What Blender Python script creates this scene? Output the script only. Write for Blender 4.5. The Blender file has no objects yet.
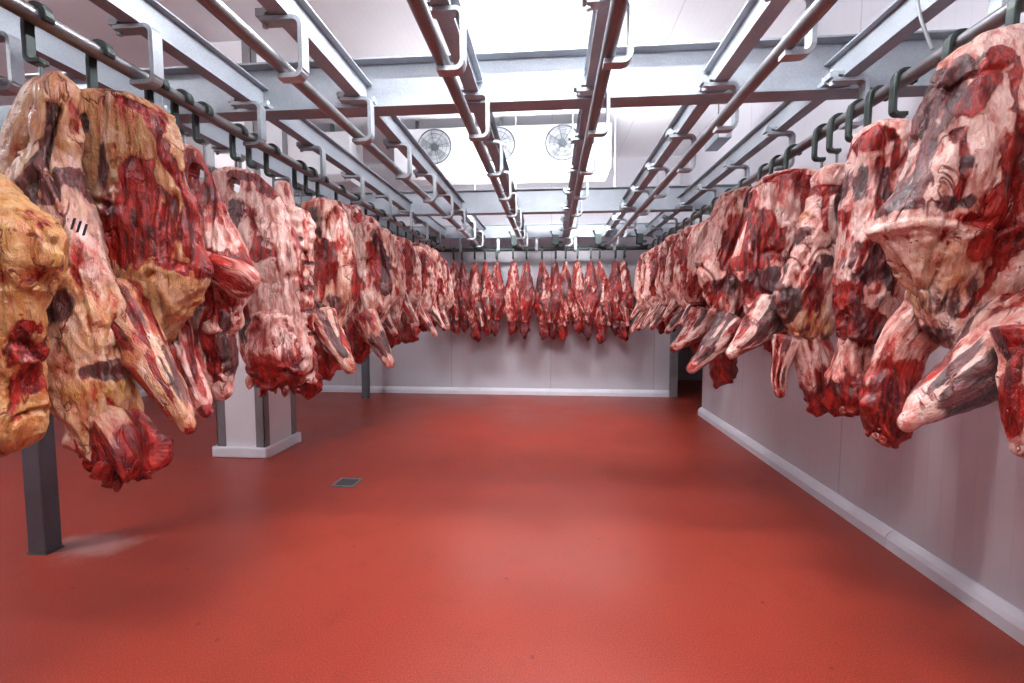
import bpy, bmesh, math, random
import numpy as np
from mathutils import Vector, Matrix
from mathutils.bvhtree import BVHTree

S = bpy.context.scene
COL = S.collection
PI = math.pi

# ------------------------------------------------------------------ helpers
def link(o, parent=None):
    COL.objects.link(o)
    if parent is not None: o.parent = parent
    return o

def tag(o, label=None, cat=None, group=None, kind=None):
    if label: o['label'] = label
    if cat: o['category'] = cat
    if group: o['group'] = group
    if kind: o['kind'] = kind
    return o

def empty(name, loc=(0, 0, 0), rz=0, label=None, cat=None, group=None):
    o = bpy.data.objects.new(name, None)
    o.empty_display_size = .1
    o.location = loc; o.rotation_euler = (0, 0, rz)
    link(o)
    return tag(o, label, cat, group)

class MB:
    def __init__(s): s.v = []; s.f = []
    def add(s, v, f):
        k = len(s.v); s.v += [tuple(p) for p in v]; s.f += [tuple(i + k for i in q) for q in f]; return s
    def box(s, x0, x1, y0, y1, z0, z1):
        v = [(x0,y0,z0),(x1,y0,z0),(x1,y1,z0),(x0,y1,z0),(x0,y0,z1),(x1,y0,z1),(x1,y1,z1),(x0,y1,z1)]
        return s.add(v, [(0,3,2,1),(4,5,6,7),(0,1,5,4),(1,2,6,5),(2,3,7,6),(3,0,4,7)])
    def prism(s, poly, axis, a, b):
        # poly: 2-D points; axis: extrusion axis
        def P(p, t):
            return {'y': (p[0], t, p[1]), 'x': (t, p[0], p[1]), 'z': (p[0], p[1], t)}[axis]
        n = len(poly)
        v = [P(p, a) for p in poly] + [P(p, b) for p in poly]
        f = [(i, (i+1) % n, n + (i+1) % n, n + i) for i in range(n)] + [tuple(range(n))[::-1], tuple(range(n, 2*n))]
        return s.add(v, f)
    def tube(s, pts, r, seg=14, caps=True):
        pts = [Vector(p) for p in pts]; n = len(pts)
        rs = r if isinstance(r, (list, tuple)) else [r]*n
        rings = []; up = None
        for i, p in enumerate(pts):
            t = (pts[min(i+1, n-1)] - pts[max(i-1, 0)]).normalized()
            if up is None:
                up = Vector((0,0,1)) if abs(t.z) < .9 else Vector((0,1,0))
            u = t.cross(up).normalized(); w = u.cross(t).normalized(); up = w
            rings.append([p + (u*math.cos(2*PI*k/seg) + w*math.sin(2*PI*k/seg))*rs[i] for k in range(seg)])
        v = [q for ring in rings for q in ring]; f = []
        for i in range(n-1):
            for k in range(seg):
                a = i*seg + k; b = i*seg + (k+1) % seg
                f.append((a, b, b+seg, a+seg))
        if caps:
            f.append(tuple(range(seg))[::-1]); f.append(tuple(range((n-1)*seg, n*seg)))
        return s.add(v, f)
    def sweep_xz(s, pts, width, thick, y=0.0):
        # flat bar bent in the XZ plane, width along Y
        n = len(pts); P = [Vector((p[0], 0, p[1])) for p in pts]; v = []
        for i in range(n):
            t = (P[min(i+1, n-1)] - P[max(i-1, 0)]).normalized()
            nn = Vector((-t.z, 0, t.x))
            for a, b in ((-1,-1),(1,-1),(1,1),(-1,1)):
                q = P[i] + nn*(a*thick/2); v.append((q.x, y + b*width/2, q.z))
        f = []
        for i in range(n-1):
            for k in range(4):
                a = i*4+k; b = i*4+(k+1) % 4
                f.append((a, b, b+4, a+4))
        f += [(0,1,2,3)[::-1], tuple(range(4*n-4, 4*n))]
        return s.add(v, f)
    def ball(s, c, r, seg=12, rings=8, sz=1):
        v = []; f = []
        for i in range(rings+1):
            a = PI*i/rings
            for k in range(seg):
                b = 2*PI*k/seg
                v.append((c[0]+r*math.sin(a)*math.cos(b), c[1]+r*math.sin(a)*math.sin(b), c[2]+r*sz*math.cos(a)))
        for i in range(rings):
            for k in range(seg):
                f.append((i*seg+k, i*seg+(k+1) % seg, (i+1)*seg+(k+1) % seg, (i+1)*seg+k))
        return s.add(v, f)
    def build(s, name, mat, parent=None, smooth=False, bevel=0, loc=None):
        me = bpy.data.meshes.new(name)
        me.from_pydata(s.v, [], s.f)
        bm = bmesh.new(); bm.from_mesh(me)
        bmesh.ops.remove_doubles(bm, verts=bm.verts, dist=1e-6)
        bmesh.ops.recalc_face_normals(bm, faces=bm.faces)
        bm.to_mesh(me); bm.free()
        if smooth:
            for p in me.polygons: p.use_smooth = True
            me.set_sharp_from_angle(angle=math.radians(40))
        me.materials.append(mat)
        o = bpy.data.objects.new(name, me)
        if loc: o.location = loc
        link(o, parent)
        if bevel:
            m = o.modifiers.new('bevel', 'BEVEL'); m.width = bevel; m.segments = 2; m.limit_method = 'ANGLE'
        return o

def arc(cx, cz, r, a0, a1, n):
    return [(cx + r*math.cos(math.radians(a0 + (a1-a0)*i/n)), cz + r*math.sin(math.radians(a0 + (a1-a0)*i/n))) for i in range(n+1)]

# ------------------------------------------------------------------ materials
class NT:
    def __init__(s, name):
        s.m = bpy.data.materials.new(name); s.m.use_nodes = True
        s.t = s.m.node_tree; s.t.nodes.clear()
        s.out = s.n('ShaderNodeOutputMaterial')
        s.b = s.n('ShaderNodeBsdfPrincipled'); s.l(s.b.outputs[0], s.out.inputs[0])
    def n(s, typ, **kw):
        nd = s.t.nodes.new(typ)
        for k, v in kw.items():
            if k in nd.inputs: nd.inputs[k].default_value = v
            else: setattr(nd, k, v)
        return nd
    def l(s, a, b): s.t.links.new(a, b)
    def sock(s, inp, v):
        if hasattr(v, 'links') or isinstance(v, bpy.types.NodeSocket): s.l(v, inp)
        else: inp.default_value = v
    def math(s, op, a, b=0.0, clamp=False):
        nd = s.n('ShaderNodeMath', operation=op, use_clamp=clamp); s.sock(nd.inputs[0], a); s.sock(nd.inputs[1], b); return nd.outputs[0]
    def noise(s, vec, scale, detail=3.0, rough=.55, dist=0.0):
        nd = s.n('ShaderNodeTexNoise'); s.l(vec, nd.inputs['Vector'])
        nd.inputs['Scale'].default_value = scale; nd.inputs['Detail'].default_value = detail
        nd.inputs['Roughness'].default_value = rough; nd.inputs['Distortion'].default_value = dist
        return nd.outputs[0]
    def mapr(s, v, a, b, c=0.0, d=1.0, smooth=True):
        nd = s.n('ShaderNodeMapRange', interpolation_type='SMOOTHSTEP' if smooth else 'LINEAR')
        s.sock(nd.inputs[0], v)
        for i, q in enumerate((a, b, c, d)): nd.inputs[i+1].default_value = q
        return nd.outputs[0]
    def mix(s, fac, a, b, mode='MIX'):
        nd = s.n('ShaderNodeMix', data_type='RGBA', blend_type=mode)
        s.sock(nd.inputs[0], fac)
        for inp, v in ((nd.inputs[6], a), (nd.inputs[7], b)):
            if isinstance(v, bpy.types.NodeSocket): s.l(v, inp)
            else: inp.default_value = (v[0], v[1], v[2], 1)
        return nd.outputs[2]
    def scale(s, vec, sc, loc=(0,0,0)):
        nd = s.n('ShaderNodeMapping'); s.l(vec, nd.inputs['Vector'])
        nd.inputs['Scale'].default_value = sc; nd.inputs['Location'].default_value = loc
        return nd.outputs[0]
    def bump(s, h, strength=.3, dist=.01):
        nd = s.n('ShaderNodeBump', Strength=strength, Distance=dist); s.l(h, nd.inputs['Height']); s.l(nd.outputs[0], s.b.inputs['Normal'])
    def col(s, v): s.sock(s.b.inputs['Base Color'], v if isinstance(v, bpy.types.NodeSocket) else (v[0], v[1], v[2], 1))
    def set(s, **kw):
        for k, v in kw.items(): s.sock(s.b.inputs[k.replace('_', ' ')], v)
        return s
    def obj(s): return s.n('ShaderNodeTexCoord').outputs['Object']

def simple(name, c, rough=.5, metal=0.0, var=.12, scale=12, bump=0.0):
    n = NT(name); o = n.obj()
    k = n.noise(o, scale, 4)
    n.col(n.mix(n.mapr(k, .3, .7), tuple(x*(1-var) for x in c), tuple(min(1, x*(1+var)) for x in c)))
    n.set(Roughness=rough, Metallic=metal)
    if bump: n.bump(n.noise(o, scale*6, 4), bump, .004)
    return n.m

def galvanized(name, c=(.30,.34,.38), rough=.42, metal=.6):
    n = NT(name); o = n.obj()
    v = n.n('ShaderNodeTexVoronoi', Scale=110.0); n.l(o, v.inputs['Vector'])
    k = n.math('ADD', n.math('MULTIPLY', n.noise(o, 4, 4), .75), n.math('MULTIPLY', v.outputs['Distance'], .25))
    n.col(n.mix(n.mapr(k, .3, .7), tuple(x*.84 for x in c), tuple(x*1.12 for x in c)))
    n.set(Roughness=n.mapr(k, .3, .7, rough-.04, rough+.06), Metallic=metal)
    return n.m

M = {}
M['steel'] = galvanized('galvanized_steel', (.30,.325,.36), .45, .35)
M['pipe'] = galvanized('pipe_steel', (.22,.21,.22), .34, .7)
M['bracket'] = galvanized('bracket_steel', (.36,.39,.42), .38, .55)
M['post'] = galvanized('post_steel', (.105,.125,.145), .42, .3)
M['black'] = simple('black_steel', (.020,.030,.027), .42, .3, .3, 20)
M['pin'] = simple('pin_steel', (.16,.17,.18), .4, .5)
M['darkgreen'] = simple('dark_green_casting', (.045,.065,.062), .5, .4)
M['cable'] = simple('cable_sheath', (.13,.13,.14), .5)
M['pvc'] = simple('white_pvc', (.74,.74,.80), .35, 0, .04, 4)
M['unit'] = simple('unit_white', (.82,.83,.86), .4, 0, .03, 3)
M['guard'] = simple('fan_wire', (.07,.08,.09), .4, .3)
M['blade'] = simple('fan_blade', (.32,.34,.36), .45, .2)
M['fandark'] = simple('fan_throat', (.50,.52,.54), .6)
M['angle'] = galvanized('corner_angle', (.22,.21,.22), .45, .4)
M['drain'] = simple('drain_steel', (.30,.32,.33), .4, .7)
M['drainhole'] = simple('drain_hole', (.02,.02,.02), .8)
M['ink'] = simple('stamp_ink', (.012,.012,.03), .6)
M['lampbody'] = simple('lamp_body', (.7,.7,.7), .5)

def panel(name, c, step, axis, depth=.25, rough=.38):
    # sandwich-panel skin with fine parallel grooves
    n = NT(name); o = n.obj()
    sx = n.n('ShaderNodeSeparateXYZ'); n.l(o, sx.inputs[0])
    x = sx.outputs['XYZ'.index(axis)]
    fr = n.math('FRACT', n.math('DIVIDE', x, step))
    g = n.mapr(n.math('ABSOLUTE', n.math('SUBTRACT', fr, .5)), .40, .49)
    fr2 = n.math('FRACT', n.math('DIVIDE', x, step*18))
    j = n.mapr(n.math('ABSOLUTE', n.math('SUBTRACT', fr2, .5)), .494, .498)
    k = n.noise(o, 1.3, 4)
    base = n.mix(n.mapr(k, .3, .7), tuple(x*.95 for x in c), c)
    base = n.mix(n.math('MULTIPLY', g, .10), base, tuple(x*.7 for x in c))
    base = n.mix(n.math('MULTIPLY', j, .5), base, tuple(x*.5 for x in c))
    n.col(base); n.set(Roughness=rough)
    n.bump(n.math('MULTIPLY', g, -1.0), depth, .003)
    return n.m
M['ceiling'] = panel('ceiling_panel', (.84,.84,.87), .062, 'X')
M['wall_x'] = panel('wall_panel_side', (.57,.55,.595), .10, 'Y', .12)
M['wall_y'] = panel('wall_panel_back', (.57,.55,.595), .10, 'X', .12)
M['colpanel'] = simple('column_panel', (.74,.72,.75), .35, 0, .03, 3)

def floor_mat():
    n = NT('red_epoxy_floor'); o = n.obj()
    k = n.noise(o, .9, 5, .6); g = n.noise(o, 160, 3, .6); h = n.noise(o, 5, 4)
    c = n.mix(n.mapr(k, .3, .7), (.21,.0165,.0068), (.275,.0245,.0108))
    c = n.mix(n.mapr(g, .42, .62, 0, .55), c, (.42,.070,.042))
    c = n.mix(n.mapr(h, .55, .75, 0, .25), c, (.14,.010,.005))
    v = n.n('ShaderNodeTexVoronoi', voronoi_dimensions='2D', Scale=1.3); n.l(o, v.inputs['Vector'])
    spot = n.mapr(v.outputs['Distance'], .010, .017, .7, 0)
    c = n.mix(spot, c, (.12,.008,.006))
    sp2 = n.math('SUBTRACT', n.noise(n.scale(o, (1,1,1), (4,7,0)), 24, 2), .79)
    c = n.mix(n.mapr(sp2, 0, .02, 0, .5), c, (.62,.42,.36))
    # pale scuffed patch by the steel post
    sx = n.n('ShaderNodeVectorMath', operation='DISTANCE'); n.l(n.scale(o, (1,1.6,1)), sx.inputs[0]); sx.inputs[1].default_value = (-2.93, 2.62*1.6, 0)
    scuff = n.mapr(n.math('ADD', sx.outputs['Value'], n.math('MULTIPLY', n.noise(o, 7, 5), .5)), .35, .62, .45, 0)
    c = n.mix(scuff, c, (.55,.36,.33))
    n.col(c)
    n.set(Roughness=n.mapr(k, .3, .7, .34, .46))
    n.b.inputs['Specular IOR Level'].default_value = .5
    n.bump(g, .25, .003)
    return n.m
M['floor'] = floor_mat()

def meat_mat():
    n = NT('raw_beef')
    at = n.n('ShaderNodeAttribute', attribute_name='rest'); mk = n.n('ShaderNodeAttribute', attribute_name='mk')
    oi = n.n('ShaderNodeObjectInfo')
    off = n.n('ShaderNodeVectorMath', operation='ADD'); n.l(at.outputs['Vector'], off.inputs[0])
    cx = n.n('ShaderNodeCombineXYZ')
    r = n.math('MULTIPLY', oi.outputs['Random'], 7.0)
    for i in range(3): n.l(r, cx.inputs[i])
    n.l(cx.outputs[0], off.inputs[1])
    P = off.outputs[0]
    sp = n.n('ShaderNodeSeparateColor'); n.l(mk.outputs['Color'], sp.inputs[0])
    R, G, B = sp.outputs[0], sp.outputs[1], sp.outputs[2]
    n1 = n.noise(n.scale(P, (1,1,.5)), 11, 5, .62, .6); n2 = n.noise(n.scale(P, (1,1,.6)), 28, 5, .65, .4)
    n3 = n.noise(n.scale(P, (1,1,.5), (3,1,7)), 9, 5, .6, .8); n4 = n.noise(n.scale(P, (1,1,.35), (9,4,2)), 12, 4, .6, .5)
    st = n.noise(n.scale(P, (1,1,.09)), 75, 3, .6, .3)
    st2 = n.noise(n.scale(P, (1,1,.07), (5,5,5)), 32, 3, .6, .5)
    n6 = n.noise(n.scale(P, (1,1,.3), (4,4,1)), 48, 4, .65, .5)
    c_ = lambda a, s_: n.math('MULTIPLY', n.math('SUBTRACT', a, .5), s_)
    m = n.math('ADD', R, n.math('ADD', c_(n1, 1.35), n.math('ADD', c_(n2, .6), c_(st2, .7))))
    m = n.math('ADD', n.math('ADD', m, .085), c_(n6, .9))
    mus = n.mapr(m, .42, .64)
    halo = n.mapr(m, .20, .46)
    yel = n.mapr(n.math('ADD', G, n.math('ADD', c_(n2, .7), c_(n3, .8))), .1, .9)
    fat = n.mix(yel, (.70,.43,.37), (.48,.225,.065))
    fat = n.mix(n.mapr(n3, .45, .66, .03, .65), fat, n.mix(yel, (.46,.085,.062), (.34,.085,.022)))
    fat = n.mix(n.mapr(n6, .50, .66, 0, .6), fat, n.mix(yel, (.42,.055,.042), (.30,.07,.018)))
    fat = n.mix(n.math('MULTIPLY', n.mapr(st, .42, .68, .0, .4), n.math('SUBTRACT', 1.0, n.math('MULTIPLY', yel, .7))), fat, (.86,.70,.64))
    fat = n.mix(n.math('MULTIPLY', n.mapr(n2, .5, .66, 0, .6), yel), fat, (.66,.42,.20))
    muscle = n.mix(n.mapr(n.math('ADD', st, c_(n1, .8)), .3, .72), (.050,.002,.003), (.34,.016,.010))
    muscle = n.mix(n.mapr(n2, .52, .72, 0, .7), muscle, (.50,.036,.022))
    muscle = n.mix(n.mapr(n6, .60, .72, 0, .35), muscle, (.52,.24,.21))
    fat = n.mix(n.math('MULTIPLY', halo, .8), fat, n.mix(yel, (.50,.125,.095), (.42,.12,.035)))
    c = n.mix(mus, fat, muscle)
    pm = n.mapr(n.math('ADD', B, n.math('ADD', c_(n4, 1.2), n.math('ADD', c_(st2, .8), c_(n6, .7)))), .40, .68)
    pur = n.mix(n.mapr(st2, .42, .62), (.020,.004,.006), (.125,.022,.026))
    pur = n.mix(n.mapr(n.math('ADD', st, c_(n6, .8)), .60, .76, 0, .45), pur, (.42,.22,.20))
    c = n.mix(n.math('MULTIPLY', pm, .93), c, pur)
    # dark red seams between muscles, and small blood specks
    sm = n.math('ABSOLUTE', n.math('SUBTRACT', n.noise(n.scale(P, (1,1,.45), (1,8,3)), 9, 4, .55, .6), .5))
    seam = n.math('MULTIPLY', n.mapr(sm, .0, .02, 1, 0), n.mapr(n.noise(n.scale(P, (1,1,1), (6,1,1)), 6, 2), .48, .6))
    c = n.mix(n.math('MULTIPLY', seam, .75), c, (.16,.008,.010))
    c = n.mix(n.mapr(n.noise(n.scale(P, (1,1,1), (2,2,9)), 60, 2), .68, .75, 0, .85), c, (.17,.006,.008))
    n.col(c)
    rg = n.mapr(n2, .3, .7, .24, .42); n.set(Roughness=rg)
    n.b.inputs['Specular IOR Level'].default_value = .38; n.b.inputs['Coat Weight'].default_value = .08; n.b.inputs['Coat Roughness'].default_value = .25
    h = n.math('ADD', n.math('MULTIPLY', st, .16), n.math('ADD', n.math('MULTIPLY', n2, .9), n.math('MULTIPLY', mus, -.25)))
    h = n.math('ADD', h, n.math('ADD', n.math('MULTIPLY', seam, -.35), n.math('MULTIPLY', n6, .45)))
    n.bump(h, .9, .02)
    return n.m
M['meat'] = meat_mat()
M['bone'] = simple('bone_gristle', (.62,.47,.42), .35, 0, .25, 40, .3)

def emit(name, c, s):
    n = NT(name); n.set(Emission_Color=(c[0],c[1],c[2],1)); n.b.inputs['Emission Strength'].default_value = s
    n.col(c); return n.m
M['tube'] = emit('fluorescent_tube', (.94,.96,1.0), 300)

# ------------------------------------------------------------------ room
ZC = 4.12; XRW = 2.178; XLW = -7.2; YB = 8.20; YF = -5.0
def struct(name, mb, mat, **kw):
    o = mb.build(name, mat, **kw); o['kind'] = 'structure'; return o
struct('floor', MB().box(XLW-.2, 4.2, YF-.2, YB+2.2, -.2, 0), M['floor'])
struct('ceiling', MB().box(XLW-.2, 4.2, YF-.2, YB+2.2, ZC, ZC+.15), M['ceiling'])
struct('wall_right', MB().box(XRW, XRW+.14, YF-.1, 6.78, 0, ZC), M['wall_x'])
struct('wall_back', MB().box(XLW-.1, 2.2, YB, YB+.14, 0, ZC), M['wall_y'])
struct('wall_left', MB().box(XLW-.14, XLW, YF-.1, YB+.1, 0, ZC), M['wall_x'])
struct('wall_front', MB().box(XLW-.1, XRW+.1, YF-.14, YF, 0, ZC), M['wall_y'])
# dark side passage behind the end of the right-hand wall
struct('wall_passage', MB().box(4.0, 4.14, 6.6, YB+2.1, 0, ZC).box(2.2, 4.1, YB+2.0, YB+2.14, 0, ZC)
       .box(2.26, 4.1, 6.64, 6.78, 0, ZC).box(2.06, 2.2, YB+.14, YB+2.0, 0, ZC).box(XRW, 4.0, 6.78, YB+2, 2.75, 2.9)
       .box(XRW, 2.25, 6.78, YB, 2.9, ZC), M['wall_x'])
struct('trim_1', MB().box(2.06, 2.2, YB-.06, YB-.001, 0, 2.75), M['bracket'], bevel=.006)
# raised white kerbs along the walls: a coved profile
def kerb_profile(t=.055, h=.115): return [(0,0),(t,0),(t,h*.55),(t*.75,h*.78),(t*.25,h),(0,h)]
k = MB().prism([(XRW-p[0], p[1]) for p in kerb_profile()], 'y', YF, 3.02).prism([(XRW-p[0], p[1]) for p in kerb_profile()], 'y', 3.026, 6.78)
struct('baseboard_right', k, M['pvc'])
struct('baseboard_back', MB().prism([(YB-p[0], p[1]) for p in kerb_profile()], 'x', XLW, 2.06), M['pvc'])
struct('baseboard_left', MB().prism([(XLW+p[0], p[1]) for p in kerb_profile()], 'y', YF, YB-.06), M['pvc'])

# panelled structural column with steel corner angles and a white kerb
X0, X1, Y0, Y1 = -3.42, -2.92, 4.405, 4.985
col_ = empty('clad_column', ((X0+X1)/2, (Y0+Y1)/2, 0), 0, 'square white clad column with grey corner strips standing on the red floor', 'column')
def L(mb): 
    cx, cy = (X0+X1)/2, (Y0+Y1)/2
    mb.v = [(x-cx, y-cy, z) for x, y, z in mb.v]; return mb
L(MB().box(X0, X1, Y0, Y1, 0, ZC-.003)).build('cladding', M['colpanel'], col_)
for sx, x in ((1, X0), (-1, X1)):
    for sy, y in ((1, Y0), (-1, Y1)):
        a = [x-sx*.006, x+sx*.085]; b = [y-sy*.006, y+sy*.085]
        m = MB().box(min(a), max(a), min(y-sy*.006, y+sy*.001), max(y-sy*.006, y+sy*.001), .1, ZC-.01)
        m.box(min(x-sx*.006, x+sx*.001), max(x-sx*.006, x+sx*.001), min(b), max(b), .1, ZC-.01)
        L(m).build('corner_angle', M['angle'], col_)
t = .045
kb = MB()
for (a0, a1, b0, b1) in ((X0-t, X1+t, Y0-t, Y0), (X0-t, X1+t, Y1, Y1+t), (X0-t, X0, Y0, Y1), (X1, X1+t, Y0, Y1)):
    kb.box(a0, a1, b0, b1, 0, .105)
L(kb).build('kerb', M['pvc'], col_, bevel=.014)

# floor drain
dr = empty('floor_drain', (-1.77, 3.80, 0), 0, 'small square steel floor drain set in the red floor', 'drain')
m = MB()
for a in ((-.10,.10,-.10,-.08),(-.10,.10,.08,.10),(-.10,-.08,-.08,.08),(.08,.10,-.08,.08)): m.box(*a, .0005, .007)
m.build('frame', M['drain'], dr)
MB().box(-.08, .08, -.08, .08, .0005, .002).build('sump', M['drainhole'], dr)
m = MB()
for i in range(6): m.box(-.08, .08, -.068+i*.026, -.062+i*.026, .002, .006)
m.build('grate', M['angle'], dr)

# ------------------------------------------------------------------ steel structure
def ibeam(mb, axis, c, a, b, z0, z1, w, tf, tw):
    h = w/2; s = tw/2
    poly = [(c-h,z0),(c+h,z0),(c+h,z0+tf),(c+s,z0+tf),(c+s,z1-tf),(c+h,z1-tf),(c+h,z1),(c-h,z1),(c-h,z1-tf),(c-s,z1-tf),(c-s,z0+tf),(c-h,z0+tf)]
    return mb.prism(poly, axis, a, b)

BEAMS = ((2.76, 2.97, .135, 'nearest the camera'), (5.70, 2.97, .135, 'halfway down the room'), (7.60, 2.90, .10, 'by the back wall'))
XB0 = -3.3
for y, zt, w, lab in BEAMS:
    tag(ibeam(MB(), 'x', y, XB0, XRW-.002, 2.69, zt, w, .010, .007).build('cross_beam', M['steel']),
        'galvanized steel cross beam spanning the ceiling, ' + lab, 'beam')
RAILS = [-2.41, XL_ := -1.754, -1.105, -.44, .215, .88, XR_ := 1.52]
NAMES = ['behind the left beef row', 'above the left beef row', 'just inside the left beef row', 'left one of the middle pair',
         'right one of the middle pair', 'just inside the right beef row', 'above the right beef row']
segs = [(YF+.01, 2.752), (2.768, 5.692), (5.708, 7.592)]
BRY = [1.17 + .715*i for i in range(-2, 9)]
def bracket_path():
    return [(-.085,.188),(.055,.188)] + arc(.055, .158, .03, 90, 0, 4) + [(.085,-.012)] + arc(.055, -.012, .027, 0, -90, 4)[:] + [(-.018,-.039)]
for x, nm in zip(RAILS, NAMES):
    bm_ = empty('runway_beam', (x, 0, 2.70), 0, 'steel runway beam running down the room, ' + nm, 'beam')
    for a, b in segs:
        ibeam(MB(), 'y', 0, a+.001, b-.001, .0005, .147, .074, .008, .006).build('beam_segment', M['steel'], bm_)
    for yb in (2.76, 5.70):
        for sgn in (-1, 1):
            MB().box(-.045, .045, yb+sgn*.04-.025, yb+sgn*.04+.025, -.0, .0).v
            m = MB().box(.02, .075, yb+sgn*.055-.03, yb+sgn*.055+.03, .0085, .03).box(-.075, -.02, yb+sgn*.055-.03, yb+sgn*.055+.03, .0085, .03)
            m.tube([(-.06, yb+sgn*.06, .03), (-.06, yb+sgn*.06, .048)], .012, 6).tube([(.06, yb+sgn*.06, .03), (.06, yb+sgn*.06, .048)], .012, 6)
            m.build('beam_clamp', M['bracket'], bm_)
    yend = 7.42
    rl = empty('overhead_rail', (x, 0, 2.5), 0, 'round steel meat rail running down the room, ' + nm, 'rail')
    MB().tube([(0, YF+.05, 0), (0, yend, 0)], .028, 20).build('pipe', M['pipe'], rl, smooth=True)
    for yb in BRY:
        if min(abs(yb-2.76), abs(yb-5.70)) < .1: yb += .12
        if yb > yend: continue
        br = MB().sweep_xz(bracket_path(), .052, .019, yb).build('bracket', M['bracket'], rl, bevel=.004)
        m = MB().box(-.10, -.03, yb-.028, yb+.028, .2095, .226).box(-.10, -.06, yb-.028, yb+.028, .196, .2095)
        m.tube([(-.075, yb, .226), (-.075, yb, .242)], .011, 6).tube([(-.075, yb, .165), (-.075, yb, .18)], .012, 6)
        m.build('clamp_plate', M['bracket'], br)
# cross rail along the back wall
YR = 7.56
rl = empty('overhead_rail', (0, YR, 2.5), 0, 'round steel meat rail running across the room above the back row of beef', 'rail')
MB().tube([(-2.6, 0, 0), (XRW-.01, 0, 0)], .03, 16).build('pipe', M['darkgreen'], rl, smooth=True)
for i in range(7):
    xb = -2.15 + .62*i + .05
    mm = MB().sweep_xz(bracket_path(), .042, .017, 0)
    mm.v = [(xb + p[1], -p[0]+.03, p[2]) for p in mm.v]
    mm.build('bracket', M['bracket'], rl, bevel=.004)
# track switches where the long rails meet the cross rail
SWN = ['behind the left beef row', 'at the end of the left beef row', 'second from the left beef row', 'left of centre', 'right of centre', 'second from the right beef row', 'at the end of the right beef row']
for x, nm in zip(RAILS, SWN):
    sw = empty('track_switch', (x-.15, 7.40, 2.5), 0, 'dark green track switch by the back rail, ' + nm, 'track switch')
    m = MB().box(-.05, .05, -.03, .05, .045, .20).box(-.025, .11, -.012, .012, .07, .10)
    m.build('casting', M['darkgreen'], sw, bevel=.01)
    MB().tube([(.0, -.02, .04), (.03, .02, .025), (.08, .07, .01), (.16, .12, .045)], .02, 10).build('curved_tongue', M['darkgreen'], sw, smooth=True)
    MB().tube([(-.04, -.02, .17), (-.075, -.04, .24)], .011, 8).ball((-.075, -.04, .245), .018).build('lever', M['darkgreen'], sw, smooth=True)

# posts
def hpost(mb, w, d, h, tf=.010, tw=.008):
    mb.box(-w/2, w/2, -d/2, -d/2+tf, .012, h).box(-w/2, w/2, d/2-tf, d/2, .012, h).box(-tw/2, tw/2, -d/2+tf, d/2-tf, .012, h)
    return mb
def post(x, y, lab, h=2.688, w=.122, d=.10):
    o = empty('steel_post', (x, y, 0), 0, lab, 'post')
    m = MB().box(-w/2, w/2, -d/2, d/2, .008, h)
    m.build('shaft', M['post'], o, bevel=.008)
    MB().box(-w/2-.004, w/2+.004, -d/2-.004, d/2+.004, .0005, .008).build('base_plate', M['post'], o)
    return o
post(-3.15, 2.535, 'square grey steel post standing on the red floor at the front left')
post(-3.19, 7.66, 'square grey steel post against the back wall behind the beef', w=.11, d=.11)

# steel hanger stubs on top of the cross beams at right
for y, nm in ((2.50, 'near cross beam'), (5.50, 'middle cross beam')):
    o = empty('hanger_channel', (1.79, y, 3.30), 0, 'short grey steel channel above the ' + nm + ' on the right', 'channel')
    MB().prism([(-.07,0),(.07,0),(.07,.07),(.062,.07),(.062,.008),(-.062,.008),(-.062,.07),(-.07,.07)], 'y', -.42, 0).build('channel', M['steel'], o)
    MB().tube([(0,-.21,.008),(0,-.21,ZC-3.30)], .008, 8).build('hanger_rod', M['pipe'], o)

# loose hanging cables
def cable(pts, lab):
    P_ = [Vector(p) for p in pts]; out = []
    for i in range(len(P_)-1):
        p0, p1, p2, p3 = P_[max(i-1,0)], P_[i], P_[i+1], P_[min(i+2,len(P_)-1)]
        for k_ in range(8):
            t_ = k_/8
            out.append(.5*((2*p1)+(p2-p0)*t_+(2*p0-5*p1+4*p2-p3)*t_*t_+(-p0+3*p1-3*p2+p3)*t_**3))
    out.append(P_[-1])
    tag(MB().tube(out, .0065, 8).build('hanging_cable', M['cable'], smooth=True), lab, 'cable')
cable([(-.43,2.33,2.853),(-.40,2.52,3.12),(-.31,2.86,3.62),(-.215,3.08,ZC-.004)], 'thin grey cable slanting up to the ceiling beside the middle rails')
cable([(-1.70,1.90,2.86),(-1.86,2.0,3.0),(-2.0,2.05,3.3),(-2.02,2.1,ZC-.004)], 'thin grey cable hanging over the left beef row')
cable([(1.50,2.03,2.535),(1.47,2.08,2.75),(1.50,2.15,3.1),(1.56,2.2,ZC-.004)], 'thin grey cable drooping to the right-hand meat rail')

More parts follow.
